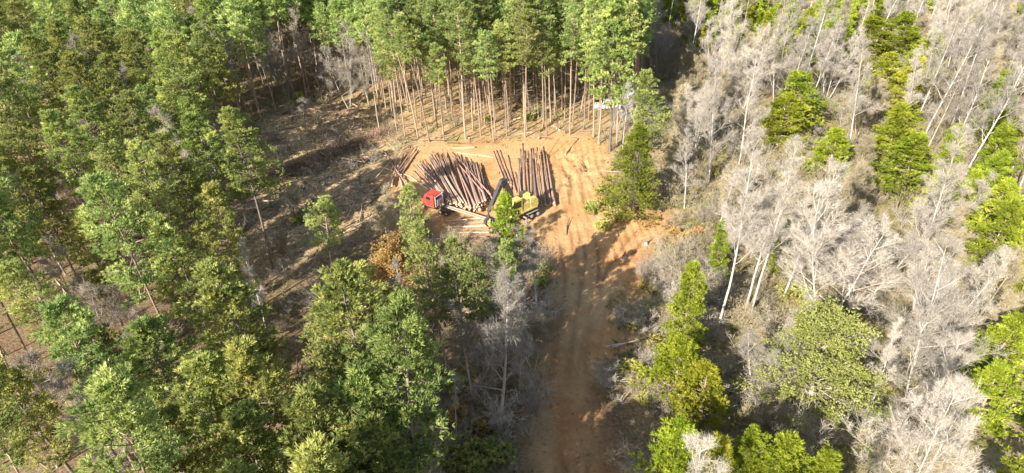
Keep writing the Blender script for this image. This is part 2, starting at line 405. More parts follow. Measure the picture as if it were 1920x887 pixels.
def make_bare(H, spread, curl=.028, *, fork=.45, nl=15, mat=M_pale, tmat=M_twigpale, r0=.14, stems=1, sub=10, tw=8, fine=9, lean=.05, tw_r=.009, low=.28, updraw=.09):
    tb = MB(); cb = MB()
    for s_ in range(stems):
        a0 = 6.28*s_/max(1, stems)+rng.random(); ln = lean if stems == 1 else .22+.12*rng.random()
        h = H*(1 if s_ == 0 else .75+.2*rng.random())
        path = wander((.12*math.cos(a0)*(stems > 1), .12*math.sin(a0)*(stems > 1), -.4), (math.cos(a0)*ln, math.sin(a0)*ln, 1), h, 10, curl, .05)
        zz = np.linspace(0, 1, 11); rr_ = (r0*(1 if stems == 1 else .7))*(1-zz)**.85+.015
        tb.tube(path, rr_, 7)
        for i in range(nl):
            u = low+(1-low)*(i+rng.random())/nl
            p = np.array([np.interp(u, zz, path[:, j]) for j in range(3)])
            a = i*2.4+rng.normal()*.4; el = .55+.5*u+rng.normal()*.15
            L = spread*(1.12-u)*(.6+.6*rng.random())+.5
            d = np.array([math.cos(a)*math.cos(el), math.sin(a)*math.cos(el), math.sin(el)])
            r1 = max(.016, np.interp(u, zz, rr_)*.25)
            b1 = wander(p, d, L, 6, .13, updraw); t6 = np.linspace(0, 1, 7)
            tb.tube(b1, r1*(1-t6)**.8+.012, 5)
            ns = max(2, int(sub*(.4+.7*L/spread)))
            for j_ in range(ns):
                v = .22+.78*(j_+rng.random())/ns
                q = np.array([np.interp(v, t6, b1[:, k_]) for k_ in range(3)])
                dd = unit(unit(b1[-1]-b1[0])+.75*rnd_dir(1)[0]+np.array([0, 0, .2]))
                L2 = (.42*L*(1.15-v)+.35)*(.6+.7*rng.random())
                b2 = wander(q, dd, L2, 4, .16, .06); t4 = np.linspace(0, 1, 5)
                cb.tube(b2, (r1*.4*(1-v*.6))*(1-t4)+.007, 3)
                for k_ in range(tw):
                    w_ = .2+.8*rng.random()
                    q2 = np.array([np.interp(w_, t4, b2[:, z_]) for z_ in range(3)])
                    d3 = unit(unit(b2[-1]-b2[0])+.8*rnd_dir(1)[0]+np.array([0, 0, .22]))
                    L3 = (.5*L2+.25)*(.6+.7*rng.random())
                    b3 = wander(q2, d3, L3, 2, .18, .05)
                    cb.tube(b3, [tw_r*1.2, tw_r, tw_r*.6], 3)
                    if fine:
                        bc = b3[0]+(b3[2]-b3[0])*rng.random((fine, 1))
                        blades(cb, bc, unit(np.repeat((b3[2]-b3[0])[None], fine, 0)+.5*rnd_dir(fine)), 1, .3+.3*L3, tw_r*1.9, .5, np.full(fine, .5))
    return tb.mesh('trunk', mat, True), cb.mesh('crown', tmat, True)

def make_broad(H, Rc, mat, bmat=M_greybark, nl=26, leaf=.2, flat=.85, per=26, K=5, c0=.28):
    tb = MB(); fb = MB()
    path = wander((0, 0, -.4), (0, 0, 1), H*.9, 8, .06, .05); zz = np.linspace(0, 1, 9)
    tb.tube(path, .26*(1-zz)**.8+.03, 7)
    C = []; D = []; T = []
    for i in range(nl):
        u = c0+(1-c0)*(i+rng.random())/nl; p = np.array([np.interp(u, zz, path[:, j]) for j in range(3)])
        a = i*2.4+rng.normal()*.3; el = .15+1.0*u; L = Rc*(1.25-.65*u)*(.7+.5*rng.random())
        b1 = wander(p, (math.cos(a)*math.cos(el), math.sin(a)*math.cos(el), math.sin(el)), L, 6, .12, .04); t7 = np.linspace(0, 1, 7)
        tb.tube(b1, .085*(1-t7)+.012, 4)
        for j in range(7):
            v = .35+.65*(j+rng.random())/7; q = np.array([np.interp(v, t7, b1[:, k_]) for k_ in range(3)])
            b2 = wander(q, unit(b1[-1]-b1[0])+.9*rnd_dir(1)[0], .3*L+.3, 3, .15, .08); tb.tube(b2, [.025, .018, .012, .008], 3)
            cr = .5+.35*rng.random(); off = rnd_dir(per)*(rng.random((per, 1))**.45)*cr*np.array([1, 1, flat])
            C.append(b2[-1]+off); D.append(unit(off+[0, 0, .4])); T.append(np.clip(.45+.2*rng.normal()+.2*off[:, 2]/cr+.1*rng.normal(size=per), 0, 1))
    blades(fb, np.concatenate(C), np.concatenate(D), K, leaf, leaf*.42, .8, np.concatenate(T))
    return tb.mesh('trunk', bmat, True), fb.mesh('crown', mat)

def make_shrub(H, n, mat, spread=.7, tw=7, th=1.0):
    cb = MB()
    for i in range(n):
        a = rng.random()*6.28; s_ = spread*rng.random()**.7
        P = wander((.25*math.cos(a)*rng.random(), .25*math.sin(a)*rng.random(), -.1), (math.cos(a)*s_, math.sin(a)*s_, 1), H*(.6+.5*rng.random()), 5, .12, .02)
        cb.tube(P, np.linspace(.026, .008, 6)*th, 3)
        for j in range(tw):
            v = 1+4*rng.random(); k_ = int(v); q = P[k_]+(P[min(5, k_+1)]-P[k_])*(v-k_)
            b = wander(q, unit(P[-1]-P[0])+.8*rnd_dir(1)[0], .35*H*(.4+.6*rng.random()), 3, .18, .03)
            cb.tube(b, [.011, .009, .008, .005], 3)
            bc = b[0]+(b[-1]-b[0])*rng.random((5, 1))
            blades(cb, bc, unit(np.repeat((b[-1]-b[0])[None], 5, 0)+.6*rnd_dir(5)), 1, .16*H, .02*th, .6, np.full(5, .5))
    return cb.mesh('stems', mat, True)

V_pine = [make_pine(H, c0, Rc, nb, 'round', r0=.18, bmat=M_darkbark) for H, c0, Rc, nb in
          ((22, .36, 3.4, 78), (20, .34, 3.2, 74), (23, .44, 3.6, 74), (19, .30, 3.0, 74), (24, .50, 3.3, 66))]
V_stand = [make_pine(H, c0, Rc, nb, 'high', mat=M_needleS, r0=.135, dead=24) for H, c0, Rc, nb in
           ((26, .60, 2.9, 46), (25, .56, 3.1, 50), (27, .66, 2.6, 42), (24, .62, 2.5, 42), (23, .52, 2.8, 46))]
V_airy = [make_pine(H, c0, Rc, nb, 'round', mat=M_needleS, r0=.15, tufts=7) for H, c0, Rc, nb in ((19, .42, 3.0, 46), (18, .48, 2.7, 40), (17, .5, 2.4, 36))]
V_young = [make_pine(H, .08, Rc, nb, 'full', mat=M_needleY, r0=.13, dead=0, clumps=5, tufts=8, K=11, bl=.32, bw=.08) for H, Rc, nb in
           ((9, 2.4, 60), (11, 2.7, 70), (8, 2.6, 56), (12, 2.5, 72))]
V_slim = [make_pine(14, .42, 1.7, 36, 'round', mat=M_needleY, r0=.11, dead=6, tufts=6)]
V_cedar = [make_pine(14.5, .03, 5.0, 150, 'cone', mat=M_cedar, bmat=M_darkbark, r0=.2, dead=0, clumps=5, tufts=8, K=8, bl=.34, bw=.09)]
V_oak = [make_broad(9, 3.0, M_oak, nl=22)]
V_olive = [make_broad(10, 4.9, M_olive, nl=46, per=30, leaf=.19, K=6, c0=.1)]
V_bare = [make_bare(20, 5.5, nl=19), make_bare(17, 5.0, nl=15), make_bare(22, 5.0, nl=18, low=.4), make_bare(18, 6.5, nl=16, low=.22, stems=2),
          make_bare(14, 4.5, nl=13, stems=3), make_bare(19, 4.2, nl=16, low=.35, lean=.12)]
V_big = [make_bare(16, 6.0, .015, nl=24, lean=0.0, low=.3, r0=.16)]
V_grey = [make_bare(17, 4.6, nl=15, mat=M_greybark, tmat=M_twiggrey), make_bare(14, 4.2, nl=14, mat=M_greybark, tmat=M_twiggrey, stems=2), make_bare(20, 4.0, nl=14, mat=M_greybark, tmat=M_twiggrey, low=.42)]
V_tan = [make_bare(11, 3.8, nl=14, mat=M_twigtan, tmat=M_twigtan, r0=.12, stems=2, tw_r=.012), make_bare(9, 3.4, nl=13, mat=M_twigtan, tmat=M_twigtan, r0=.1, tw_r=.012)]
V_birch = [make_bare(19, 2.2, nl=11, low=.45, r0=.17, lean=.03), make_bare(17, 1.8, nl=9, low=.5, r0=.15, lean=.06)]
V_shrub = [make_shrub(2.6, 26, M_twigpale), make_shrub(3.2, 30, M_twigtan, .5), make_shrub(2.2, 26, M_twigtan, 1.0), make_shrub(2.8, 26, M_twiggrey, .8)]

V_lshrub = [make_shrub(2.6, 9, M_twigpale, .8, 3, 1.6), make_shrub(3.0, 10, M_twigtan, .6, 3, 1.6), make_shrub(2.2, 10, M_twigtan, 1.1, 3, 1.6), make_shrub(2.6, 9, M_twiggrey, .9, 3, 1.6)]
used_spots = []
def plant(kind, name, var, x, y, s=1.0, rot=None, label='', cat='tree', group=None, sz=None):
    root = bpy.data.objects.new(name, None); root.empty_display_size = .5; COL.objects.link(root)
    root.location = (x, y, hz(x, y)); root.rotation_euler = (rng.normal()*.035, rng.normal()*.035, rng.random()*6.28 if rot is None else rot)
    root.scale = (s, s, s*(sz or 1))
    link('trunk', var[0], root); link('crown', var[1], root)
    tag(root, label, cat, group); used_spots.append((x, y))
    return root

# ---- trees that stand out in the photograph: (variants, top px, py, height, name, label)
def hero(name, var, vh, px, py, H, label, width=1.0, cat='tree', base=False, rot=None):
    x, y = G(px, py, 0 if base else H)
    s = H/vh
    o = plant(name, name, var, x, y, s*width, rot, label, cat, sz=1/width)
    return o
hero('pine_tree', V_pine[0], 22, 655, 505, 20, 'large yellow-green pine with a broad ragged crown, biggest crown of the lower left', 1.35)
hero('pine_tree', V_pine[1], 20, 712, 560, 17, 'dark green pine close behind the right side of the broad ragged yellow-green pine', 1.15)
hero('pine_tree', V_pine[3], 19, 420, 505, 19, 'rounded dull green pine just left of the shaded hollow and the pale leafless birch', 1.3)
hero('pine_tree', V_pine[2], 23, 270, 598, 20, 'wide-crowned sunlit pine near the lower left corner', 1.25)
hero('pine_tree', V_pine[1], 20, 378, 212, 20, 'tall green pine at the left rim of the clearing', 1.15)
hero('pine_tree', V_pine[4], 24, 575, 785, 15, 'small bright-topped pine at the bottom edge beside the dark trail', 1.2)
hero('pine_tree', V_airy[1], 18, 590, 372, 13, 'thin pale green pine standing alone in the slash left of the red truck', 1.2)
hero('pine_tree', V_airy[0], 19, 756, 362, 17, 'bright green pine just in front of and left of the red truck cab', .8)
hero('pine_tree', V_airy[0], 19, 806, 425, 19, 'bright green pine below the red truck cab, second from the left', .8)
hero('pine_tree', V_airy[1], 18, 852, 460, 17, 'dark green pine in the middle of the clump in front of the trailer', .85)
hero('pine_tree', V_airy[2], 17, 898, 462, 16, 'yellow-green pine between the trailer and the pale leafless tree', .8)
hero('pine_tree', V_airy[2], 17, 932, 452, 16, 'yellow-tipped pine right beside the slim one hiding the loader', .65)
hero('pine_tree', V_slim[0], 14, 955, 354, 17, 'slim pale green pine standing in front of the yellow loader', .8)
hero('cedar_tree', V_cedar[0], 14.5, 1197, 236, 14, 'dense conical cedar at the right edge of the clearing')
hero('pine_tree', V_pine[0], 22, 1225, 140, 19, 'green pine right behind the conical cedar', .95)
hero('pine_tree', V_pine[1], 20, 1158, -12, 27, 'tall full-crowned green pine at the right end of the thinned stand', 1.0)
hero('pine_tree', V_young[3], 12, 1300, 498, 12, 'bright lime pine column right of the haul road', .95)
hero('pine_tree', V_young[0], 9, 1275, 628, 8.5, 'lime pine just below the bright lime column, beside pale brush', 1.3)
hero('pine_tree', V_young[2], 8, 1330, 690, 8, 'lower lime pine left of the big olive tree', 1.1)
hero('pine_tree', V_young[1], 11, 1500, 140, 11, 'bright green pine among leafless trees at upper right, taller of a close pair', 1.6)
hero('pine_tree', V_young[2], 8, 1475, 185, 9, 'darker green pine at the left of the close pair at upper right', 1.5)
hero('pine_tree', V_young[0], 9, 1572, 245, 8, 'small lime pine below and right of the close pair of green pines', 1.5)
hero('pine_tree', V_young[3], 12, 1690, 192, 11, 'tall lime pine near the right edge, above the pale fan-shaped tree', 1.8)
hero('pine_tree', V_young[1], 11, 1725, 255, 10, 'lime pine at the right edge next to the tall lime pine', 1.7)
hero('pine_tree', V_young[1], 11, 1640, 35, 10, 'yellow-green pine in the upper right corner, left of its row', 1.9)
hero('pine_tree', V_young[0], 9, 1700, 30, 10, 'yellow-green pine in the upper right corner, middle of its row', 1.8)
hero('pine_tree', V_young[3], 12, 1740, 60, 11, 'yellow-green pine in the upper right corner, right end of its row', 1.7)
hero('pine_tree', V_young[2], 8, 1665, 100, 8, 'small yellow-green pine just below the upper right corner row', 1.6)
hero('pine_tree', V_young[0], 9, 1400, -8, 10, 'yellow-green pine at the top edge right of the pale forked tree', 1.2)
hero('pine_tree', V_young[1], 11, 1292, -20, 10, 'yellow-green pine at the top edge just right of the pale forked tree', 1.1)
hero('pine_tree', V_young[0], 9, 1285, 800, 10, 'bright lime pine at the bottom edge, leftmost of the lime pines there', 1.1)
hero('pine_tree', V_young[1], 11, 1345, 815, 10, 'bright lime pine at the bottom edge, second from the left of the lime pines there', 1.1)
hero('pine_tree', V_young[3], 12, 1405, 805, 10, 'bright lime pine at the bottom edge, directly below the shaded hollow', 1.0)
hero('pine_tree', V_young[2], 8, 1470, 820, 9, 'bright lime pine at the bottom edge below the olive tree', 1.0)
hero('pine_tree', V_young[0], 9, 1560, 842, 9, 'bright lime pine at the bottom edge, rightmost of the lime pines there', .9)
hero('pine_tree', V_young[1], 11, 1360, 420, 9, 'slender olive-green pine left of the tall white trunks', .6)
hero('pine_tree', V_young[0], 9, 1480, 425, 8, 'small lime pine between the two tall white leafless trees', .7)
hero('oak_tree', V_oak[0], 9, 703, 470, 11, 'oak holding dry orange-brown leaves behind the broad yellow-green pine', .95)
hero('broadleaf_tree', V_olive[0], 10, 1560, 622, 10, 'wide olive-green leafy tree in the lower right', 1.15)
# leafless trees by their foot
hero('bare_tree', V_big[0], 16, 938, 795, 18, 'large pale leafless tree in the centre foreground left of the road', 1.0, base=True)
hero('bare_tree', V_birch[0], 19, 988, 608, 13.5, 'tall thin white trunk below the yellow loader', 1.5, base=True)
hero('bare_tree', V_birch[1], 17, 1006, 595, 12, 'white trunk just right of the tall thin one below the loader', 1.3, base=True)
hero('bare_tree', V_birch[1], 17, 964, 612, 12, 'white trunk just left of the tall thin one below the loader', 1.3, base=True)
hero('bare_tree', V_bare[2], 22, 1404, 600, 22, 'tall white double-looking leafless tree left of the pair right of the road', base=True)
hero('bare_tree', V_bare[5], 19, 1395, 590, 19, 'slimmer white leafless tree close behind the tall white one', base=True)
hero('bare_tree', V_bare[0], 20, 1468, 560, 20, 'tall white leafless tree with an open crown in the centre of the right side', base=True)
hero('bare_tree', V_bare[3], 18, 1535, 625, 19, 'broad fan-shaped white leafless tree at the right', 1.2, base=True)
hero('bare_tree', V_bare[4], 14, 1600, 590, 14, 'many-stemmed white leafless tree right of the fan-shaped one', 1.3, base=True)
hero('bare_tree', V_bare[3], 18, 1690, 770, 18, 'bright white leafless tree with spreading limbs at the right edge', 1.0, base=True)
hero('bare_tree', V_bare[1], 17, 1720, 850, 14, 'leaning white leafless tree in the lower right corner', base=True)
hero('bare_tree', V_bare[5], 19, 1620, 800, 12, 'thin white stem rising right of the olive tree', .8, base=True)
hero('bare_tree', V_bare[1], 17, 1446, 735, 12, 'white leafless tree left of the olive tree, taller of two', base=True)
hero('bare_tree', V_bare[4], 14, 1415, 740, 9, 'low white leafless tree beside the lime pine, shorter of two', 1.2, base=True)
hero('bare_tree', V_bare[1], 17, 1283, 392, 12, 'white leafless tree just right of the conical cedar', base=True)
hero('bare_tree', V_bare[3], 18, 1232, 140, 17, 'pale forked leafless tree near the top at the edge of the dark stand', base=True)
hero('bare_tree', V_bare[0], 20, 1385, 310, 19, 'large pale leafless tree at upper right centre with a forked trunk', base=True)
hero('bare_tree', V_birch[0], 19, 1334, 482, 12, 'single straight pale stem at the edge of the orange scrub', .8, base=True)
hero('bare_tree', V_birch[1], 17, 1380, 465, 11, 'short pale stem between the straight stem and the tall white trees', base=True)
hero('bare_tree', V_bare[1], 17, 1166, 292, 13, 'hazy pale leafless tree in front of the pickup and left of the cedar', .8, base=True)
hero('bare_tree', V_bare[5], 19, 512, 655, 14, 'pale leafless birch over the shaded hollow on the left', .85, base=True)
hero('bare_tree', V_bare[4], 14, 795, 905, 10, 'fan of grey leafless branches at the bottom edge left of centre', 1.1, base=True)
hero('bare_tree', V_birch[0], 19, 803, 765, 16, 'thin white trunk between the broad pine and the large pale leafless tree', .7, base=True)
hero('bare_tree', V_birch[1], 17, 763, 640, 12, 'thin pale trunk beside the brown oak', .7, base=True)
hero('bare_tree', V_birch[1], 17, 857, 815, 9, 'short thin pale stem left of the large pale leafless tree', .7, base=True)
hero('bare_tree', V_bare[3], 18, 655, 205, 17, 'pale leafless tree in front of the dark stand at the back of the clearing', base=True)
hero('bare_tree', V_grey[0], 17, 450, 225, 16, 'grey leafless tree at the left end of the dark stand', base=True)
hero('bare_tree', V_grey[2], 20, 712, 245, 19, 'grey leafless tree where the dark stand meets the thinned stand', base=True)
hero('bare_tree', V_tan[0], 11, 735, 470, 9, 'low reddish leafless tree left of the bright green pines', base=True)

hero('bare_tree', V_grey[0], 17, 885, 735, 13, 'grey leafless tree crowding the left side of the large pale one', base=True)
hero('bare_tree', V_grey[2], 20, 975, 745, 14, 'grey leafless tree close to the right side of the large pale one', base=True)
hero('bare_tree', V_tan[0], 11, 1000, 690, 9, 'low tan leafless tree at the road edge below the white trunks', base=True)
hero('bare_tree', V_grey[1], 14, 925, 640, 11, 'grey leafless tree behind the large pale one', base=True)
hero('bare_tree', V_grey[1], 14, 1155, 255, 9, 'grey leafless tree just left of the hazy pale one near the pickup', base=True)
hero('pine_tree', V_airy[1], 18, 618, 590, 16, 'yellow-green pine clump filling the left shoulder of the broad ragged pine', 1.1)
# ---- the rest of the forest
MOUTH = W([(480,520),(560,470),(650,420),(760,440),(860,470),(800,600),(760,720),(560,740),(500,650)])
P_left = W([(-300,-40),(430,-40),(440,262),(430,330),(455,440),(500,520),(520,640),(440,720),(-300,1000)])
def zone(px, py):
    """which stand a foot at (px,py) belongs to and how it is described"""
    if px < 480:
        if py < 120: return 'left', 'near the top left corner'
        if py < 330: return 'left', 'in the left forest beside the slash'
        if py < 620: return 'left', 'in the left forest level with the log piles'
        return 'left', 'in the lower left forest'
    if py < 262 and px < 700: return 'dark', 'in the dark stand at the back left of the clearing'
    if py < 275 and px < 1200: return 'stand', 'in the thinned stand behind the log piles'
    if px < 1000:
        if px < 760: return 'll', 'in the shaded woods at the lower left'
        return 'lc', 'in the mixed woods left of the haul road'
    if py < 150: return 'right', 'at the upper right behind the scrub'
    if py < 420: return 'right', 'right of the cedar in the upper half'
    if py < 700: return 'right', 'right of the haul road'
    return 'right', 'in the lower right corner woods'
cell = {}
# gaps in the wood: no tree may stand where its crown would close them
OPEN = [(790, 560, 1100, 1000), (1095, 470, 1255, 900), (1440, 620, 1690, 800), (1250, 495, 1350, 620), (1225, 625, 1370, 770), (1430, 140, 1610, 330), (1630, 190, 1750, 350), (1590, 25, 1750, 130), (1130, 230, 1250, 410),
        (520, 490, 780, 800), (990, 430, 1190, 1000), (700, 268, 1130, 440), (480, 190, 720, 400), (640, 440, 760, 600), (735, 360, 1000, 560), (850, 480, 1040, 790), (500, 420, 700, 590),
        (1390, 300, 1540, 610), (1540, 390, 1740, 610), (1650, 520, 1750, 770), (1180, 400, 1290, 520), (350, 500, 490, 690), (205, 600, 380, 800), (1210, 20, 1290, 140), (1355, 130, 1430, 310), (540, 380, 640, 480)]
def free(x, y, r):
    i, j = int(x//6), int(y//6)
    for a in range(i-2, i+3):
        for b in range(j-2, j+3):
            for (u, v) in cell.get((a, b), ()):
                if (u-x)**2+(v-y)**2 < r*r: return False
    return True
def occupy(x, y): cell.setdefault((int(x//6), int(y//6)), []).append((x, y))
for s_ in used_spots: occupy(*s_)
spots = []
N = 60000
Yr = 14+ (226-14)*np.sqrt(rng.random(N)); Xr = (rng.random(N)*2-1)*(.86*Yr+16)
PX, PY = proj(Xr, Yr)
IC = inpoly(Xr, Yr, CLEAR); IM = inpoly(Xr, Yr, MOUTH); cl = fbm(Xr/16, Yr/16, 77, 2); cl2 = rng.random(N)
CED = G(1185, 395)
for x, y, px, py, ic, im, c, q in zip(Xr, Yr, PX, PY, IC, IM, cl, cl2):
    if ic: continue
    z, desc = zone(px, py)
    if z == 'left': r = 4.7 if not (px > 390 and 400 < py < 640) else 6.6; kind = 'pine' if q < .45 else 'stand' if q < .77 else 'grey'
    elif z == 'dark': r = 3.1; kind = 'stand' if q < .72 else 'grey'
    elif z == 'stand':
        r = 2.9 if py > 150 else 4.4; kind = 'stand'
    elif z == 'll':
        r = 6.8; kind = 'pine' if q < .62 or y < 44 else 'grey'
        if im: r = 14; kind = 'grey'
        if y < 34: r = 3.2; kind = 'pine'
    elif z == 'lc':
        r = 5.6; kind = 'grey' if q < .5 else ('birch' if q < .85 else 'tan')
        if py < 580: continue
        if px > 900 and py > 780 and y > 34: continue
        if y < 34 and x < 0: kind = 'pine'; r = 3.2
    else:
        r = 5.2
        yok = (px > 1420 and py < 500) or py < 130 or px > 1800; kind = 'young' if yok and ((c > .05 and q < .8) or q > .93) else ('bare' if q < .55 else 'tan' if q < .85 else 'grey')
        if 1180 < px < 1330 and 380 < py < 720: r = 9; kind = 'tan' if q < .7 else 'bare'
        if 1130 < px < 1260 and 250 < py < 420: continue
        if (x-CED[0])**2+(y-CED[1])**2 < 36: continue
        if 1140 < px < 1250 and py > 420: r = 12; kind = 'tan'
    if not free(x, y, r): continue
    hh_ = {'pine': 20, 'stand': 25, 'young': 10, 'bare': 17, 'grey': 16, 'tan': 10, 'birch': 17}[kind]
    if y < 34 and -26 < x < 4:
        tu, tv = proj(x, y, hh_*.97)
        if 790 < tu < 1150 and tv < 850: continue
    elif any(b_[0] < u_ < b_[2] and b_[1] < v_ < b_[3] and py > b_[1]+.25*(b_[3]-b_[1]) for b_ in OPEN
           for u_, v_ in (proj(x, y, hh_*k2) for k2 in (.5, .72, .95))): continue
    occupy(x, y); spots.append((x, y, px, py, kind, desc))
spots.sort(key=lambda s_: s_[0]**2+s_[1]**2)
print('fill trees', len(spots), {k_: sum(1 for s_ in spots if s_[4] == k_) for k_ in ('pine','stand','young','bare','grey','tan','birch')})
KD = {'pine': ('pine_tree', V_pine, 'round-crowned green pine'), 'stand': ('pine_tree', V_stand, 'slender bare-trunked pine'),
      'young': ('pine_tree', V_young, 'yellow-green bushy pine'), 'bare': ('bare_tree', V_bare, 'whitish leafless tree'),
      'grey': ('bare_tree', V_grey, 'grey-brown leafless tree'), 'tan': ('bare_tree', V_tan, 'low tan leafless tree'), 'birch': ('bare_tree', V_birch, 'thin pale-trunked leafless tree')}
MARKS = [(60, 60, 'the top left corner'), (60, 300, 'the left edge, upper half'), (60, 600, 'the left edge, lower half'), (60, 860, 'the bottom left corner'),
         (260, 160, 'the upper left woods'), (378, 300, 'the left rim pine'), (270, 480, 'the middle of the left forest'), (270, 760, 'the wide-crowned pine'),
         (420, 680, 'the rounded dull green pine'), (450, 225, 'the dark stand end'), (560, 150, 'the back of the slash'), (640, 60, 'the pale tree before the dark stand'),
         (560, 560, 'the shaded hollow'), (640, 800, 'the broad ragged pine'), (800, 700, 'the thin white trunk'), (870, 860, 'the olive brush at the bottom'), (930, 680, 'the large pale leafless tree'),
         (760, 200, 'the jumbled log heap'), (860, 220, 'the big log pile'), (1000, 200, 'the right log pile'), (800, 90, 'the deep left part of the thinned stand'), (1000, 90, 'the deep middle of the thinned stand'),
         (1150, 210, 'the white pickup'), (1180, 80, 'the tall full-crowned pine'), (1240, 130, 'the pale forked tree'), (1225, 300, 'the conical cedar'), (1385, 250, 'the large forked pale tree'),
         (1500, 230, 'the close pair of green pines'), (1400, 60, 'the top edge right of centre'), (1660, 90, 'the row of yellow-green pines'), (1700, 300, 'the tall lime pine'), (1334, 450, 'the single straight pale stem'),
         (1410, 560, 'the tall white tree'), (1540, 600, 'the fan-shaped white tree'), (1300, 620, 'the lime pine column'), (1560, 760, 'the olive tree'), (1700, 700, 'the bright white spreading tree'),
         (1400, 870, 'the bottom row of lime pines'), (1720, 860, 'the bottom right corner'), (1860, 150, 'the far upper right'), (1860, 450, 'the far right edge'), (1860, 800, 'the far lower right'), (1190, 480, 'the post on the road')]
def describe(px, py, s_):
    k_ = min(MARKS, key=lambda m_: (m_[0]-px)**2+(1.6*(m_[1]-py))**2)
    dx = px-k_[0]; dy = 1.6*(py-k_[1])
    side = ('right of' if dx > 0 else 'left of') if abs(dx) > abs(dy) else ('in front of' if dy > 0 else 'behind')
    if 'corner' in k_[2] or 'edge' in k_[2] or 'far' in k_[2][:8] or 'woods' in k_[2] or 'middle' in k_[2]: side = 'near'
    return side+' '+k_[2]
cnt = {}; rest = {}; front = []
LIM = {'pine': 105, 'stand': 100, 'young': 32, 'bare': 85, 'grey': 90, 'tan': 90, 'birch': 60}
for x, y, px, py, kind, desc in spots:
    nm, V_, adj = KD[kind]
    i = int(rng.integers(len(V_))); s_ = {'pine': .96, 'stand': .96}.get(kind, 1)*(.78+.38*rng.random())
    inview = -60 < px < 1980
    if cnt.get(kind, 0) < LIM[kind] and inview:
        cnt[kind] = cnt.get(kind, 0)+1
        ds = describe(px, py, s_); hh = {0: 'short ', 1: '', 2: 'tall '}[int(s_ > .85)+int(s_ > 1.0)]
        if kind == 'stand' and py > 232 and px < 1130: front.append((x, y, i, s_)); continue
        plant(kind, nm, V_[i], x, y, s_, None, hh+adj+' '+ds, 'tree', (adj+'s '+ds).replace('trees', 'trees'))
    else:
        rest.setdefault(nm, []).append((V_[i], x, y, s_, rng.random()*6.28))
ORD = ['first','second','third','fourth','fifth','sixth','seventh','eighth','ninth','tenth','eleventh','twelfth','thirteenth','fourteenth','fifteenth','sixteenth','seventeenth','eighteenth','nineteenth','twentieth','twenty-first','twenty-second','twenty-third','twenty-fourth','twenty-fifth','twenty-sixth','twenty-seventh','twenty-eighth','twenty-ninth','thirtieth']
front.sort()
for n_, (x, y, i, s_) in enumerate(front):
    plant('stand', 'pine_tree', V_stand[i], x, y, s_, None, ('front-row slender pine behind the logs, %s from the left' % ORD[n_]) if n_ < 30 else ('front-row slender pine behind the logs, %s from the right' % ORD[min(29, len(front)-1-n_)]), 'tree', 'front row of the thinned stand')
print('individuals', cnt, 'rest', {k_: len(v) for k_, v in rest.items()})

def merged(name, items, label, cat):
    """the far remainder of a kind as one object, thinned for its distance"""
    me = bpy.data.meshes.new(name); vs_ = []; fs = []; ts = []; mats = []; mis = []; n0 = 0; cache = {}
    for var, x, y, s_, a in items:
        c_, s2 = math.cos(a), math.sin(a); z = hz(x, y)
        for part in var:
            if part.name not in cache:
                co = np.empty(len(part.vertices)*3); part.vertices.foreach_get('co', co)
                li = np.empty(len(part.loops), np.int32); part.loops.foreach_get('vertex_index', li)
                tt = np.empty(len(part.vertices)); part.attributes['tint'].data.foreach_get('value', tt)
                co = co.reshape(-1, 3); li = li.reshape(-1, 4)
                if len(li)*4 == len(co) and len(li) > 9000:      # leaf blades: fewer and larger ones far away
                    kq = np.random.default_rng(3).random(len(li)) < .2
                    q4 = co[li[kq]]; q4 = q4.mean(1, keepdims=True)+(q4-q4.mean(1, keepdims=True))*2.0
                    tt = tt[li[kq]].ravel(); co = q4.reshape(-1, 3); li = np.arange(len(co)).reshape(-1, 4)
                cache[part.name] = (co, li, tt, part.materials[0])
            co, f, tt, mt = cache[part.name]
            if f is None: continue
            if mt not in mats: mats.append(mt)
            v = co*s_; v = np.stack([v[:, 0]*c_-v[:, 1]*s2+x, v[:, 0]*s2+v[:, 1]*c_+y, v[:, 2]+z], 1)
            vs_.append(v.astype(np.float32)); fs.append((f+n0).astype(np.int32)); mis.append(np.full(len(f), mats.index(mt), np.int32))
            ts.append(np.clip(tt+(hash2(np.array([x*10]), np.array([y*10]), 5)[0]-.5)*.35, 0, 1)); n0 += len(v)
    V_ = np.concatenate(vs_); F2 = np.concatenate(fs)
    me.vertices.add(len(V_)); me.vertices.foreach_set('co', V_.ravel())
    me.loops.add(F2.size); me.loops.foreach_set('vertex_index', F2.ravel()); me.polygons.add(len(F2))
    me.polygons.foreach_set('loop_start', (np.arange(len(F2))*4).astype(np.int32)); me.polygons.foreach_set('material_index', np.concatenate(mis))
    at = me.attributes.new('tint', 'FLOAT', 'POINT'); at.data.foreach_set('value', np.concatenate(ts).astype(np.float32))
    for m_ in mats: me.materials.append(m_)
    me.update(calc_edges=True)
    print(name, len(items), len(F2))
    return tag(link(name, me), label, cat, None, 'stuff')
if rest.get('pine_tree'): merged('distant_pine_forest', rest['pine_tree'], 'far-off green pine forest reading as one mass beyond the nearer trees', 'forest')
if rest.get('bare_tree'): merged('distant_bare_woods', rest['bare_tree'], 'far-off leafless grey woods reading as one mass beyond the nearer trees', 'woods')

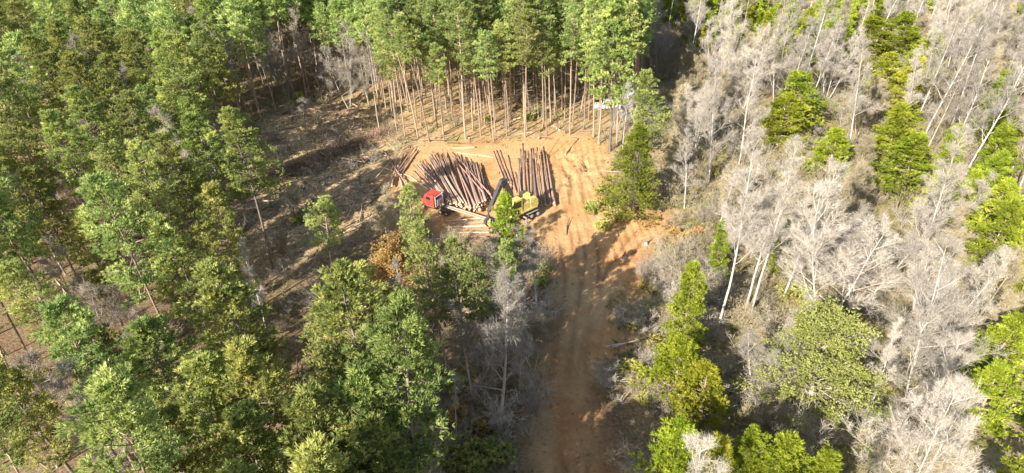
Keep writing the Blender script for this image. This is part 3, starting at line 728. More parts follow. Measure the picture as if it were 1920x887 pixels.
# ------------------------------------------------------------------ understory
N = 42000
Yr = 22+(190-22)*np.sqrt(rng.random(N)); Xr = (rng.random(N)*2-1)*(.84*Yr+8)
PX, PY = proj(Xr, Yr)
ICl = inpoly(Xr, Yr, CLAY); ISl = inpoly(Xr, Yr, SLASH); ISt = inpoly(Xr, Yr, STAND)
dens = np.where(PX > 1110, .85, np.where(PX > 740, .45, .22)); dens = np.where(ISl, .16, dens); dens = np.where(ISt, .10, dens)
dens = np.where((PX > 1180) & (PX < 1330) & (PY > 400), 1.0, dens)
dens = dens*np.clip(.7+1.2*fbm(Xr/9, Yr/9, 91, 3), .1, 1.3)
keep = (rng.random(N) < dens) & ~ICl & (rng.random(N) < .36)
sx, sy, spx, spy = Xr[keep], Yr[keep], PX[keep], PY[keep]
order = np.argsort(sx**2+sy**2); n_sh = 0; rest_sh = []
SH = ['pale leafless shrub', 'upright tan shrub', 'low spreading tan shrub', 'grey-brown shrub']
for k_ in order:
    x, y, px, py = sx[k_], sy[k_], spx[k_], spy[k_]
    i = int(rng.integers(4)); s_ = .6+.75*rng.random()
    if n_sh < 260 and -20 < px < 1940 and py < 930 and (px > 1000 or rng.random() < .35) and rng.random() < .8:
        n_sh += 1; ds = describe(px, py, s_)
        o = link('bare_shrub', V_shrub[i]); o.location = (x, y, hz(x, y)); o.rotation_euler = (0, 0, rng.random()*6.28); o.scale = (s_*1.25, s_*1.25, s_)
        tag(o, SH[i]+' '+ds, 'shrub', SH[i]+'s '+ds)
    else:
        rest_sh.append(((V_lshrub[i],), x, y, s_, rng.random()*6.28))
print('shrubs', n_sh, len(rest_sh))
merged('dry_scrub', rest_sh, 'tangle of dry leafless scrub under and between the trees', 'scrub')

# evergreen undergrowth, a few bushes of it
def make_bush(H, mat, n=16):
    fb = MB(); C = rnd_dir(n*9)*(rng.random((n*9, 1))**.5)*np.array([H*.8, H*.8, H*.6])+[0, 0, H*.5]; C = C[C[:, 2] > 0]
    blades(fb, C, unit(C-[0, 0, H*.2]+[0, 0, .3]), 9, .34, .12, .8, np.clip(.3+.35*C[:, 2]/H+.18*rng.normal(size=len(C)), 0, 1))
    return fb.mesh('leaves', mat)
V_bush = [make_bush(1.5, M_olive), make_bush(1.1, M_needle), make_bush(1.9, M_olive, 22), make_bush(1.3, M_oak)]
bushes = [(1495, 470, 0), (1490, 560, 2), (1450, 330, 2), (1215, 545, 0), (1230, 590, 2), (1190, 610, 0), (1215, 750, 1), (1180, 700, 0), (860, 850, 2), (905, 845, 0), (830, 870, 2), (890, 885, 0),
          (1010, 215, 1), (990, 225, 1), (915, 225, 1), (935, 850, 0), (1135, 360, 0), (1145, 385, 0), (1150, 410, 0), (1130, 425, 1), (1110, 395, 0), (1020, 505, 1), (1012, 530, 1), (1430, 790, 1), (1460, 745, 1), (1600, 735, 1),
          (905, 800, 3), (860, 780, 3), (1265, 440, 3), (1290, 455, 3), (1255, 425, 3), (1310, 440, 3), (640, 760, 3), (470, 780, 1), (1560, 200, 1), (1340, 200, 2), (1370, 120, 1), (1320, 80, 2), (1430, 740, 0), (1390, 800, 2), (1240, 700, 1), (1230, 650, 0),
          (1275, 180, 2), (1300, 230, 2), (1420, 280, 0), (1330, 330, 2), (1530, 330, 2), (1610, 480, 2), (1520, 790, 2), (1650, 800, 0), (850, 720, 1), (880, 700, 3), (600, 390, 1), (560, 410, 0), (560, 185, 1)]
BN = ['olive-green bush', 'dark green bush', 'wide olive bush', 'rusty brown leafy bush']
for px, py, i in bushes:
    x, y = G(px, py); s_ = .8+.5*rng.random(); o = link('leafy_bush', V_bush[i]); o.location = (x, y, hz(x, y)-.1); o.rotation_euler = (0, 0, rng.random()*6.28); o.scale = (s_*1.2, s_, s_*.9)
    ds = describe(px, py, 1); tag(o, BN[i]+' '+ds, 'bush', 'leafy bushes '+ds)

# dry grass and weeds
N = 90000
Yr = 22+(170-22)*rng.random(N)**.75; Xr = (rng.random(N)*2-1)*(.82*Yr+6)
PX, PY = proj(Xr, Yr)
cm = dist_mask(Xr, Yr, CLAY, 2.5); sm = inpoly(Xr, Yr, SLASH); st = inpoly(Xr, Yr, STAND)
d = np.where(PX > 1100, .8, .3); d = np.where(sm | st, .35, d)*np.clip(.55+1.6*fbm(Xr/6, Yr/6, 61, 3), 0, 1.2)*(1-cm)
kp = rng.random(N) < d; C = np.stack([Xr[kp], Yr[kp], height(Xr[kp], Yr[kp])], 1); gbm = MB(); gt = np.clip(.5+.9*fbm(C[:, 0]/7, C[:, 1]/7, 62, 3)+.1*rng.normal(size=len(C)), 0, 1)
blades(gbm, C+rnd_dir(len(C))*[.3, .3, 0], np.repeat([[0, 0, 1.0]], len(C), 0), 8, .62, .055, .75, gt)
tag(link('dry_grass', gbm.mesh('dry_grass', M_grass)), 'tufts of dry tan and olive grass over the ground', 'grass', None, 'stuff')

# logging slash: sticks, broken tops and chunks left on the ground
db = MB(); N = 46000
Yr = 25+(140-25)*rng.random(N)**.8; Xr = -70+(30+70)*rng.random(N) + 0
PX, PY = proj(Xr, Yr); sm = dist_mask(Xr, Yr, SLASH, 3); cm = inpoly(Xr, Yr, CLAY); st = inpoly(Xr, Yr, STAND)
clus = np.clip(.25+2.0*fbm(Xr/5, Yr/5, 71, 3), .02, 1.3)
dd = np.where(cm, .012, np.where(st, .12, np.maximum(.10, sm*1.0)*clus))
for x, y in zip(Xr[rng.random(N) < dd], Yr[rng.random(N) < dd][:0] if 0 else Yr):
    break
sel = rng.random(N) < dd; xs = Xr[sel]; ys = Yr[sel]; zs = height(xs, ys)
for x, y, z in zip(xs, ys, zs):
    big = rng.random(); L = .5+1.6*rng.random()**2 if big < .86 else 2.5+4*rng.random(); r = .025+.03*rng.random() if big < .86 else .05+.08*rng.random()
    a = rng.normal()*.7+.75 if rng.random() < .6 else rng.random()*3.14
    P = wander((x, y, z+r+.04*rng.random()), (math.cos(a), math.sin(a), .10*rng.normal()), L, 2, .12)
    P[:, 2] = np.maximum(P[:, 2], z-.03)
    db.tube(P, [r, r*.85, r*.4], 4, np.clip(.45+.3*rng.normal(), 0, 1))
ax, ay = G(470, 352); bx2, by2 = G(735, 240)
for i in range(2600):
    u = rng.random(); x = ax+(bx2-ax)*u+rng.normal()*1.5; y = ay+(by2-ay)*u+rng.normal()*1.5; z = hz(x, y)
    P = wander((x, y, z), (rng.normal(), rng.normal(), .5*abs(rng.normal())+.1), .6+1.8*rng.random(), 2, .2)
    db.tube(P, [.035, .025, .012], 3, np.clip(.28+.25*rng.normal(), 0, 1))  # dark tint along the windrow: brush litter, partly the strip's tree shade painted in
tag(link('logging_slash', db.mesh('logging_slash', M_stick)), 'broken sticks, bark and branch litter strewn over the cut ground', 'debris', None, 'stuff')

# clods of torn clay
cb_ = MB(); N = 9000
Yr = 38+(115-38)*rng.random(N); Xr = -35+(22+35)*rng.random(N); PX, PY = proj(Xr, Yr)
cm = inpoly(Xr, Yr, CLAY); cxr, cyr = G(1085, 315); nearch = np.exp(-((Xr-cxr)**2/18+(Yr-cyr)**2/40)); edge = np.abs(dist_mask(Xr, Yr, CLAY, 2.5)-.5) < .35
sel = cm & (rng.random(N) < .10+.8*nearch+.35*edge); xs = Xr[sel]; ys = Yr[sel]; zs = height(xs, ys)
ico = np.array([[0, 0, 1], [.9, 0, .3], [.28, .85, .3], [-.72, .53, .3], [-.72, -.53, .3], [.28, -.85, .3], [0, 0, -.6]], float)
icf = [[0, 1, 2], [0, 2, 3], [0, 3, 4], [0, 4, 5], [0, 5, 1], [6, 2, 1], [6, 3, 2], [6, 4, 3], [6, 5, 4], [6, 1, 5]]
for x, y, z in zip(xs, ys, zs):
    s_ = .04+.16*rng.random()**2; cb_.add((ico*(1+.3*rng.normal(size=ico.shape)))*[s_*1.6, s_, s_*.8]@np.array(Matrix.Rotation(rng.random()*6.28, 3, 'Z'))+[x, y, z], icf)
mc, t_, p_ = newmat('clay_clod'); p_.inputs['Base Color'].default_value = (.36, .20, .10, 1); p_.inputs['Roughness'].default_value = 1
tag(link('clay_clods', cb_.mesh('clay_clods', mc)), 'small clods of torn orange clay on the deck and road edges', 'clods', None, 'stuff')

# ------------------------------------------------------------------ felled timber
M_logbark = bark('log_bark', (.17, .095, .07), (.46, .31, .24), scale=3, rnd=.3)
M_logpale = bark('peeled_log', (.48, .36, .24), (.74, .62, .46), scale=2, rnd=.15)
M_cut = foliage('cut_end', (.66, .46, .26), (.84, .66, .42), trans=0, rnd=.12)
def make_log(L, r0, r1, mat, bend=.02):
    lb = MB(); n = 9; xs = np.linspace(0, L, n); b1, b2 = rng.normal(size=2)*bend
    P = np.stack([xs, np.sin(xs/L*3.1)*b1*L*.3, np.sin(xs/L*3.1)*b2*L*.1], 1)
    lb.tube(P, np.linspace(r0, r1, n)*(1+.05*rng.normal(size=n)), 9, .5, cap=True, capmi=1)
    for i in range(5):
        q = P[int(rng.integers(4, n-1))]; lb.tube([q, q+unit(np.array([.5, rng.normal(), abs(rng.normal())+.2]))*(.15+.2*rng.random()+r0)], [.03, .02], 4)
    return lb.mesh('log', [mat, M_cut], True)
V_log = [make_log(14, r, r*.45, M_logbark) for r in (.19, .22, .16, .20, .17)]
M_logpatch = bark('peeling_log', (.20, .12, .09), (.62, .48, .36), scale=6, rnd=.2, stretch=.6)
V_log += [make_log(14, .15, .05, M_logpatch, .05), make_log(14, .24, .11, M_logbark, .05), make_log(14, .13, .06, M_logpatch, .06)]
V_plog = [make_log(14, r, r*.4, M_logpale, .05) for r in (.13, .16, .11)]
def lay_log(A, B, var, label, group=None, r=.2, name='log', thick=1.0, cat='log'):
    """lay a log from butt A to tip B (world points)"""
    A = Vector(A); B = Vector(B); d = B-A; L = d.length
    o = link(name, var); o.location = A
    o.rotation_euler = d.to_track_quat('X', 'Z').to_euler()
    tk = thick*rng.uniform(.78, 1.12); o.scale = (L/14, tk, tk)
    return tag(o, label, cat, group)
def P3(px, py, dz=0):
    x, y = G(px, py); return Vector((x, y, hz(x, y)+dz))
def lerp2(pts, u):
    k_ = u*(len(pts)-1); i = min(int(k_), len(pts)-2); f = k_-i
    return (pts[i][0]*(1-f)+pts[i+1][0]*f, pts[i][1]*(1-f)+pts[i+1][1]*f)
# the big pile: butts along a slanting face near the trailer, tips fanning away up the deck
BUTT = [(829, 372), (842, 383), (862, 392), (882, 397), (900, 396), (913, 386), (927, 372)]
TIP = [(773, 318), (793, 306), (815, 298), (843, 299), (868, 303), (890, 310), (908, 326)]
def side3(u): return 'left part' if u < .33 else 'middle' if u < .67 else 'right part'
lays = [(25, 0), (22, 1), (18, 2), (12, 3)]
for n_, lay in lays:
    for i in range(n_):
        u = (i+.5)/n_; u = .5+(u-.5)*(1-.10*lay)
        b = lerp2(BUTT, u); t = lerp2(TIP, min(1, max(0, u+rng.normal()*.035)))
        ln = .88+.22*rng.random()
        B = P3(b[0]+rng.normal()*1.2, b[1]+rng.normal()*1.5, .2+.36*lay)
        T_ = P3(b[0]+(t[0]-b[0])*ln, b[1]+(t[1]-b[1])*ln, .12+.24*lay+.04*rng.random())
        u_ = side3(u); q = ('lowest layer', 'second layer', 'third layer', 'top layer')[lay]
        lb_ = 'brown %s log of the big pile, %s' % (q.replace(' layer', '-layer'), u_)
        if lay == 0 and i == 0: lb_ = 'outermost brown log on the left side of the big pile'
        if lay == 0 and i == n_-1: lb_ = 'outermost brown log on the right side of the big pile'
        lay_log(B, T_, V_log[int(rng.integers(8))], lb_, 'logs of the big pile, '+q+' '+u_)
# a few tips crossing over the big pile
for a_, b_, l_ in (((818, 352), (776, 305), 'thin log sloping across the left flank of the big pile'), ((905, 372), (838, 290), 'log lying slantwise on top of the big pile, reaching past its tips'), ((920, 378), (862, 308), 'log lying slantwise over the right half of the big pile')):
    lay_log(P3(*a_, 1.4), P3(*b_, .9), V_log[2], l_)
# the right pile
for lay, n_ in ((0, 15), (1, 9)):
    for i in range(n_):
        u = (i+.5)/n_
        b = (970+74*u+rng.normal(), 388-3*u+rng.normal()*2); tx = 970+58*u; ty = (291, 283, 280, 286, 288)[i % 5]+rng.normal()*6+lay*10
        q = ('lower', 'upper')[lay]; u_ = side3(u)
        l_ = '%s-layer brown log of the right pile, %s' % (q, u_)
        if lay == 0 and i == n_-1: l_ = 'rightmost brown log of the right pile'
        lay_log(P3(*b, .2+.36*lay), P3(tx, ty, .12+.25*lay), V_log[int(rng.integers(8))], l_, 'logs of the right pile, '+q+' '+u_)
# the five loose logs between the two piles
for k_, (b, t) in enumerate([((947, 345), (925, 285)), ((953, 345), (931, 284)), ((959, 350), (937, 283)), ((967, 362), (952, 293)), ((973, 362), (966, 325)), ((962, 352), (941, 296))]):
    lay_log(P3(*b, .2), P3(*t, .14), V_log[k_ % 5], '%s log of the small gap row between the two piles' % ('leftmost', 'second', 'third', 'fourth', 'short rightmost', 'overlapping fifth')[k_])
# jumbled heap left
J = [((738, 322), (768, 278)), ((743, 324), (775, 281)), ((747, 326), (781, 284)), ((735, 318), (762, 273)), ((752, 326), (785, 282)), ((741, 316), (771, 276)), ((705, 335), (757, 280)), ((748, 322), (719, 284)), ((742, 326), (722, 296)),
     ((728, 350), (755, 296)), ((735, 352), (745, 305)), ((760, 345), (730, 305)), ((755, 352), (741, 310))]
JN = ['first', 'second', 'third', 'fourth', 'fifth', 'sixth']
for k_, (b, t) in enumerate(J):
    l_ = '%s parallel log from the left in the jumbled heap' % JN[k_] if k_ < 6 else ['long log reaching lower left out of the jumbled heap', 'steep crossing log on the left of the jumbled heap', 'short crossing log at the left of the jumbled heap',
        'stub sticking down-left from the jumbled heap', 'stub sticking straight down from the jumbled heap', 'stub sticking down-right from the jumbled heap', 'short pale stub under the jumbled heap'][k_-6]
    lay_log(P3(*b, .25+.1*(k_ % 4)), P3(*t, .25+.22*(k_ % 4)), (V_log if k_ % 3 else V_plog)[k_ % 3], l_, thick=.9)
POLES = [((690, 300), (768, 330), 'pale pole crossing the jumbled heap and pointing at the big pile', .8), ((768, 330), (822, 368), 'pale pole running on from the jumbled heap towards the red truck', .8), ((856, 287), (920, 297), 'thin pale pole behind the big pile, right', .5),
         ((893, 277), (848, 278), 'short thick peeled pole behind the big pile', 1.0), ((925, 298), (893, 290), 'thin pale pole ending at the small gap row', .45), ((763, 372), (797, 372), 'pale pole left of the red cab', .7),
         ((585, 257), (563, 260), 'short pale log in the slash, middle', 1.3), ((668, 182), (712, 150), 'pale leaning pole at the edge of the dark stand', 1.3), ((595, 245), (610, 238), 'short broken pale log in the slash, upper', 1.0),
         ((640, 222), (680, 216), 'pale split log on the slash heap', 1.2), ((655, 214), (690, 226), 'crossing split log on the slash heap', .9), ((628, 219), (655, 226), 'bright split log at the left of the slash heap', 1.0), ((1118, 405), (1138, 413), 'pale stick on the clay right of the loader', .7),
         ((995, 445), (1015, 458), 'pale stick on the bank below the loader', .6), ((540, 500), (450, 560), 'dark fallen trunk in the shaded hollow', 1.0), ((765, 640), (850, 560), 'fallen trunk in the shade under the bright green pines', 1.1), ((1135, 650), (1205, 640), 'pale fallen trunk on the scrub bank right of the road', .9),
         ((1130, 690), (1230, 715), 'long pale fallen branch in the scrub right of the road', .8), ((1060, 292), (1085, 262), 'dark rotten pole at the back edge of the clay', .8), ((455, 805), (488, 880), 'pale dead pole leaning near the bottom left', .9), ((700, 590), (640, 640), 'short fallen log by the brown oak', .9)]
for a_, b_, l_, th_ in POLES:
    if 'leaning' in l_:
        A = P3(*((488, 880) if 'bottom' in l_ else a_), .1)
        B = Vector((*G(*((455, 800) if 'bottom' in l_ else b_), 6.0 if 'bottom' in l_ else 2.5), 6.0 if 'bottom' in l_ else 2.5))
    else: A = P3(*a_, .12); B = P3(*b_, .12)
    lay_log(A, B, V_log[0] if ('dark' in l_ or 'fallen trunk in the shade' in l_) else V_plog[len(l_) % 3], l_, None, name='fallen_pole', thick=th_)
# logs lying in the row beside the trailer
for k_, (a_, b_) in enumerate([((842, 420), (925, 415)), ((838, 426), (930, 422)), ((845, 432), (935, 430)), ((835, 437), (925, 437)), ((850, 443), (918, 444)), ((828, 415), (908, 410)), ((850, 448), (910, 451))]):
    lay_log(P3(*b_, .2+.1*(k_ % 2)), P3(*a_, .15+.05*(k_ % 2)), V_plog[k_ % 3] if k_ % 2 else V_log[k_ % 5], '%s log from the back in the row below the trailer' % ['second', 'third', 'fourth', 'fifth', 'sixth', 'first', 'seventh'][k_])
# felled tree top with its branches in the slash, and root heaps
def fallen_top(px, py, s_, az, label, var):
    x, y = G(px, py); o = bpy.data.objects.new('felled_tree', None); COL.objects.link(o); o.location = (x, y, hz(x, y)+.5)
    link('trunk', var[0], o); link('crown', var[1], o); o.rotation_euler = (0, R(77), az); o.scale = (s_,)*3
    tag(o, label, 'felled tree')
fallen_top(608, 218, .62, R(160), 'toppled leafless tree with fanned branches at the back of the slash', V_grey[1])
fallen_top(655, 268, .35, R(130), 'felled leafless top lying in the dark strip of the slash', V_grey[0])
fallen_top(690, 262, .3, R(200), 'small felled top at the right end of the dark slash strip', V_tan[0])
fallen_top(560, 330, .3, R(150), 'small felled top at the left of the slash ruts', V_tan[1])
fallen_top(1150, 655, .5, R(10), 'felled pale brush top on the bank right of the road', V_bare[1])
fallen_top(1140, 720, .45, R(-15), 'felled tan brush top lower on the bank right of the road', V_tan[0])
fallen_top(1230, 700, .5, R(-30), 'pale toppled branches beside the lime pines', V_bare[0])

# splintered stumps on the road edge
def stump(px, py, h, label):
    x, y = G(px, py); root = bpy.data.objects.new('tree_stump', None); COL.objects.link(root); root.location = (x, y, hz(x, y))
    a = MB(); a.tube([(0, 0, -.1), (0, 0, .12), (.01, 0, .5)], [.42, .27, .22], 10, .5); a.tube([(0, 0, .5), (.02, 0, .52)], [.22, .02], 10, .5)
    link('base', a.mesh('base', M_greybark, True), root)
    b = MB()
    for dx, hh in ((.08, h), (-.06, h*.6), (0.0, h*.8)):
        b.tube([(dx, .03, .4), (dx*1.3, .05, hh*.7), (dx*1.2+.05, .02, hh)], [.10, .075, .01], 5)
    link('splinter', b.mesh('splinter', M_darkbark), root); tag(root, label, 'stump')
stump(1170, 485, 1.35, 'splintered stump standing at the right edge of the sunlit road')
stump(1211, 458, 1.3, 'splintered stump farther back by the scrub at the road bend')

for k_, (px, py) in enumerate([(560, 300), (620, 330), (660, 300), (590, 350), (700, 235), (880, 262), (1010, 262), (540, 270), (630, 215), (690, 380)]):
    x, y = G(px, py); sb = MB(); h_ = .35+.25*rng.random(); r_ = .2+.08*rng.random()
    sb.tube([(0, 0, -.1), (0, 0, .1), (0.01, 0, h_)], [r_*1.5, r_*1.05, r_], 10, .5, cap=True, capmi=1)
    o = link('cut_stump', sb.mesh('cut_stump', [M_darkbark, M_cut], True)); o.location = (x, y, hz(x, y))
    tag(o, 'low sawn stump on the cut ground '+describe(px, py, 1), 'stump', 'sawn stumps')
# ------------------------------------------------------------------ machines
MY = paint('yellow_paint', (.74, .62, .17), wear=.5); MYd = paint('yellow_door', (.72, .55, .09), wear=.2)
MR = paint('red_paint', (.66, .045, .035), rough=.45, wear=.2); MK = paint('dark_steel', (.045, .045, .055), rough=.5, wear=.12)
MG = paint('grey_steel', (.26, .26, .30), rough=.5, wear=.25); MWh = paint('white_steel', (.72, .70, .66), wear=.15); MPal = paint('pale_frame_paint', (.38, .33, .27), wear=.3); MWt = paint('white_car_paint', (.82, .83, .85), rough=.3, wear=.03)
MT = paint('rubber', (.03, .03, .032), rough=.85, wear=.2); MRim = paint('rim', (.5, .5, .5), rough=.4); MGl = paint('glass', (.02, .028, .035), rough=.08, wear=0)
ML = paint('lamp_glass', (.8, .78, .7), rough=.15, wear=0); MRl = paint('red_lamp', (.5, .02, .02), rough=.2, wear=0); MCh = paint('chrome', (.7, .7, .72), rough=.2, metal=1, wear=.05)
def bx(bm, c, s_, rot=None, bev=.03):
    r = bmesh.ops.create_cube(bm, size=1); vs_ = r['verts']
    bmesh.ops.scale(bm, vec=s_, verts=vs_)
    if bev:
        es = list({e for v in vs_ for e in v.link_edges}); q = bmesh.ops.bevel(bm, geom=es, offset=min(bev, min(s_)*.3), segments=1, affect='EDGES'); vs_ = list({v for f in q['faces'] for v in f.verts} | {v for v in vs_ if v.is_valid})
    if rot: bmesh.ops.rotate(bm, cent=(0, 0, 0), matrix=rot, verts=vs_)
    bmesh.ops.translate(bm, vec=c, verts=vs_)
def prism(bm, prof, y0, y1, bev=.04):
    n = len(prof); a = [bm.verts.new((x, y0, z)) for x, z in prof]; b = [bm.verts.new((x, y1, z)) for x, z in prof]
    fs = [bm.faces.new(a), bm.faces.new(b[::-1])]+[bm.faces.new((a[i], b[i], b[(i+1) % n], a[(i+1) % n])) for i in range(n)]
    bmesh.ops.recalc_face_normals(bm, faces=fs)
    if bev: bmesh.ops.bevel(bm, geom=list({e for f in fs for e in f.edges}), offset=bev, segments=1, affect='EDGES')
def cyl(bm, a, b, r1, r2=None, n=16):
    a = Vector(a); b = Vector(b); d = b-a; q = bmesh.ops.create_cone(bm, cap_ends=True, segments=n, radius1=r1, radius2=r1 if r2 is None else r2, depth=d.length)
    bmesh.ops.rotate(bm, cent=(0, 0, 0), matrix=d.to_track_quat('Z', 'Y').to_matrix(), verts=q['verts']); bmesh.ops.translate(bm, vec=(a+b)/2, verts=q['verts'])
def part(name, mat, parent, fn, label=None):
    bm = bmesh.new(); fn(bm); me = bpy.data.meshes.new(name); bm.to_mesh(me); bm.free(); me.materials.append(mat)
    o = link(name, me, parent)
    if label: o['label'] = label
    return o
def wheel(parent, x, y, z, r, wd):
    t = part('wheel', MT, parent, lambda bm: (cyl(bm, (0, -wd/2, 0), (0, wd/2, 0), r, n=20), cyl(bm, (0, -wd/2-.02, 0), (0, -wd/2+.01, 0), r*.8, n=20)))
    t.location = (x, y, z); part('rim', MRim, t, lambda bm: (cyl(bm, (0, -wd/2-.04, 0), (0, wd/2+.03, 0), r*.5, n=14), cyl(bm, (0, -wd/2-.07, 0), (0, wd/2+.06, 0), r*.18, n=10)))
    return t
def root_at(name, x, y, az, label, cat, dz=0):
    o = bpy.data.objects.new(name, None); COL.objects.link(o); o.location = (x, y, hz(x, y)+dz); o.rotation_euler = (0, 0, az); return tag(o, label, cat)

# knuckleboom loader
lx, ly = G(966, 412)
ex, ey = G(917, 400, 3.0)
laz = math.atan2(ey-ly, ex-lx); LS = 1.1
L_ = root_at('log_loader', lx, ly, laz, 'yellow knuckleboom log loader with dark boom, half hidden behind the slim pine', 'log loader')
reach = math.hypot(ex-lx, ey-ly)/LS; L_.scale = (LS, LS, LS)
part('turret', MK, L_, lambda bm: (cyl(bm, (0, 0, 1.25), (0, 0, 1.6), .95, n=24), cyl(bm, (0, 0, .9), (0, 0, 1.27), .7, n=20)))
part('deck', MY, L_, lambda bm: (bx(bm, (-.8, 0, 1.72), (4.2, 2.7, .26)), bx(bm, (.95, .95, 1.75), (1.5, .9, .3))))
hood = part('engine_hood', MY, L_, lambda bm: (prism(bm, [(-3.1, 1.86), (-3.1, 2.75), (-2.75, 3.25), (-1.75, 3.25), (-1.75, 1.86)], -1.3, 1.3),))
mid = part('side_housing', MY, L_, lambda bm: (prism(bm, [(-1.73, 1.86), (-1.73, 2.7), (-1.5, 2.95), (-.65, 2.95), (-.45, 2.7), (-.45, 1.86)], -1.22, 1.25), bx(bm, (-1.1, .9, 3.15), (.9, .5, .4))))
part('fuel_tank', MYd, L_, lambda bm: (prism(bm, [(-.43, 1.86), (-.43, 3.35), (.05, 3.35), (.45, 2.8), (.45, 1.86)], -1.3, -.62),))
part('grille', MK, hood, lambda bm: [bx(bm, (-3.13, 0, 2.0+.13*i), (.05, 1.9, .06), bev=0) for i in range(6)])
part('exhaust', MK, hood, lambda bm: (cyl(bm, (-2.3, .7, 3.2), (-2.3, .7, 3.85), .08), cyl(bm, (-2.3, .7, 3.3), (-2.3, .7, 3.6), .14)))
part('handrail', MK, mid, lambda bm: [cyl(bm, a, b, .025, n=6) for a, b in (((-3.0, 1.25, 3.2), (-3.0, 1.25, 4.0)), ((-1.8, 1.25, 3.2), (-1.8, 1.25, 4.0)), ((-3.0, 1.25, 4.0), (-1.8, 1.25, 4.0)))])
cabp = part('cab', MY, L_, lambda bm: (prism(bm, [(-.35, 1.86), (-.35, 3.75), (-.2, 3.95), (1.2, 3.95), (1.5, 3.1), (1.5, 1.86)], .35, 1.32),))
part('window', MGl, cabp, lambda bm: (bx(bm, (.55, 1.34, 3.2), (1.2, .03, .9), bev=0),)); part('window', MGl, cabp, lambda bm: (bx(bm, (.55, .33, 3.2), (1.2, .03, .9), bev=0),))
part('windscreen', MGl, cabp, lambda bm: (bx(bm, (1.38, .83, 3.5), (.03, .8, .75), Matrix.Rotation(R(-19), 3, 'Y'), bev=0),)) if 0 else part('windscreen', MGl, cabp, lambda bm: prism(bm, [(1.515, 3.1), (1.25, 3.86), (1.22, 3.85), (1.48, 3.1)], .45, 1.22, 0))
Ppk = (min(1.9, reach*.35), -.15, 6.6); Pend = (reach, -.15, 3.1)
part('boom', MK, L_, lambda bm: prism(bm, [(-.1, 2.3), (.45, 2.3), (Ppk[0]+.28, Ppk[2]-.15), (Ppk[0]+.1, Ppk[2]+.3), (Ppk[0]-.3, Ppk[2]+.1), (.2, 4.6)], -.38, .08, .03))
stk = part('stick', MK, L_, lambda bm: prism(bm, [(Ppk[0]-.55, Ppk[2]-.15), (Ppk[0]-.2, Ppk[2]+.38), (Ppk[0]+.5, Ppk[2]+.3), (Pend[0]+.12, Pend[2]), (Pend[0]-.16, Pend[2]-.1), (Ppk[0]+.25, Ppk[2]-.5)], -.42, .12, .03))
part('hydraulic_cylinder', MCh, L_, lambda bm: (cyl(bm, (.75, -.15, 2.6), (1.5, -.15, 4.6), .09), cyl(bm, (1.4, -.15, 4.4), (Ppk[0]+.2, -.15, 5.9), .055)))
part('hydraulic_cylinder', MK, L_, lambda bm: (cyl(bm, (.2, -.15, 4.7), (.1, -.15, 6.2), .09), cyl(bm, (.1, -.15, 6.1), (Ppk[0]-.45, -.15, 6.75), .05)))
gr = part('grapple', MK, L_, lambda bm: (cyl(bm, (Pend[0], -.15, Pend[2]), (Pend[0], -.15, Pend[2]-.6), .11), cyl(bm, (Pend[0], -.15, Pend[2]-.6), (Pend[0], -.15, Pend[2]-.85), .22)))
for sg in (-1, 1):
    part('claw', MK, gr, lambda bm: prism(bm, [(Pend[0]+sg*.08, Pend[2]-.85), (Pend[0]+sg*.62, Pend[2]-1.1), (Pend[0]+sg*.78, Pend[2]-1.6), (Pend[0]+sg*.35, Pend[2]-2.15), (Pend[0]+sg*.12, Pend[2]-2.15), (Pend[0]+sg*.5, Pend[2]-1.6), (Pend[0]+sg*.4, Pend[2]-1.25), (Pend[0]+sg*.05, Pend[2]-1.05)], -.38, .08, .015))
fr = part('carrier_frame', MG, L_, lambda bm: (bx(bm, (-.4, .5, .95), (6.4, .22, .34)), bx(bm, (-.4, -.5, .95), (6.4, .22, .34)), bx(bm, (-3.3, 0, .95), (.25, 2.2, .3)), bx(bm, (1.4, 0, .93), (.3, 2.0, .3)), bx(bm, (-2.0, 1.15, 1.12), (2.0, .5, .06))))
for x_ in (-3.0, -1.9):
    for y_ in (-1.05, 1.05): wheel(L_, x_, y_, .5, .5, .42)
for x_, y_ in ((1.5, 1.5), (1.5, -1.5), (-.6, 1.7), (-.6, -1.7)):
    part('outrigger', MG, L_, lambda bm: (bx(bm, (x_, y_*.75, .9), (.22, abs(y_)*.6, .2)), bx(bm, (x_, y_, .5), (.18, .18, .95)), bx(bm, (x_, y_, .05), (.6, .6, .08))))

# red log truck with its pole trailer
tx, ty = G(812, 388); ex, ey = G(950, 432)
taz = math.atan2(ty-ey, tx-ex); tl = math.hypot(tx-ex, ty-ey)
T_ = root_at('log_truck', tx, ty, taz, 'red log truck with white cab guard pulling an empty pale-framed log trailer', 'log truck')
cb2 = part('cab', MR, T_, lambda bm: (prism(bm, [(-1.35, 1.0), (-1.35, 3.25), (-1.15, 3.42), (.75, 3.42), (1.15, 2.35), (1.15, 1.0)], -1.22, 1.22, .06), bx(bm, (-.2, 0, 3.47), (.9, .7, .10))))
T_.scale = (.8, .8, .8); tl /= .8
part('windscreen', MGl, cb2, lambda bm: prism(bm, [(1.17, 2.42), (.80, 3.3), (.84, 3.33), (1.20, 2.42)], -1.05, 1.05, 0))
for sg in (-1, 1): part('window', MGl, cb2, lambda bm: bx(bm, (-.05, sg*1.225, 2.75), (1.1, .03, .7), bev=0))
part('rear_window', MGl, cb2, lambda bm: bx(bm, (-1.36, 0, 2.8), (.03, 1.2, .55), bev=0))
hd = part('hood', MR, T_, lambda bm: prism(bm, [(1.17, .95), (1.17, 2.2), (2.0, 2.0), (2.15, 1.8), (2.15, .95)], -1.0, 1.0, .08))
part('grille', MCh, hd, lambda bm: bx(bm, (2.18, 0, 1.4), (.06, 1.2, .8), bev=.01)); part('bumper', MCh, T_, lambda bm: bx(bm, (2.35, 0, .65), (.25, 2.4, .35)))
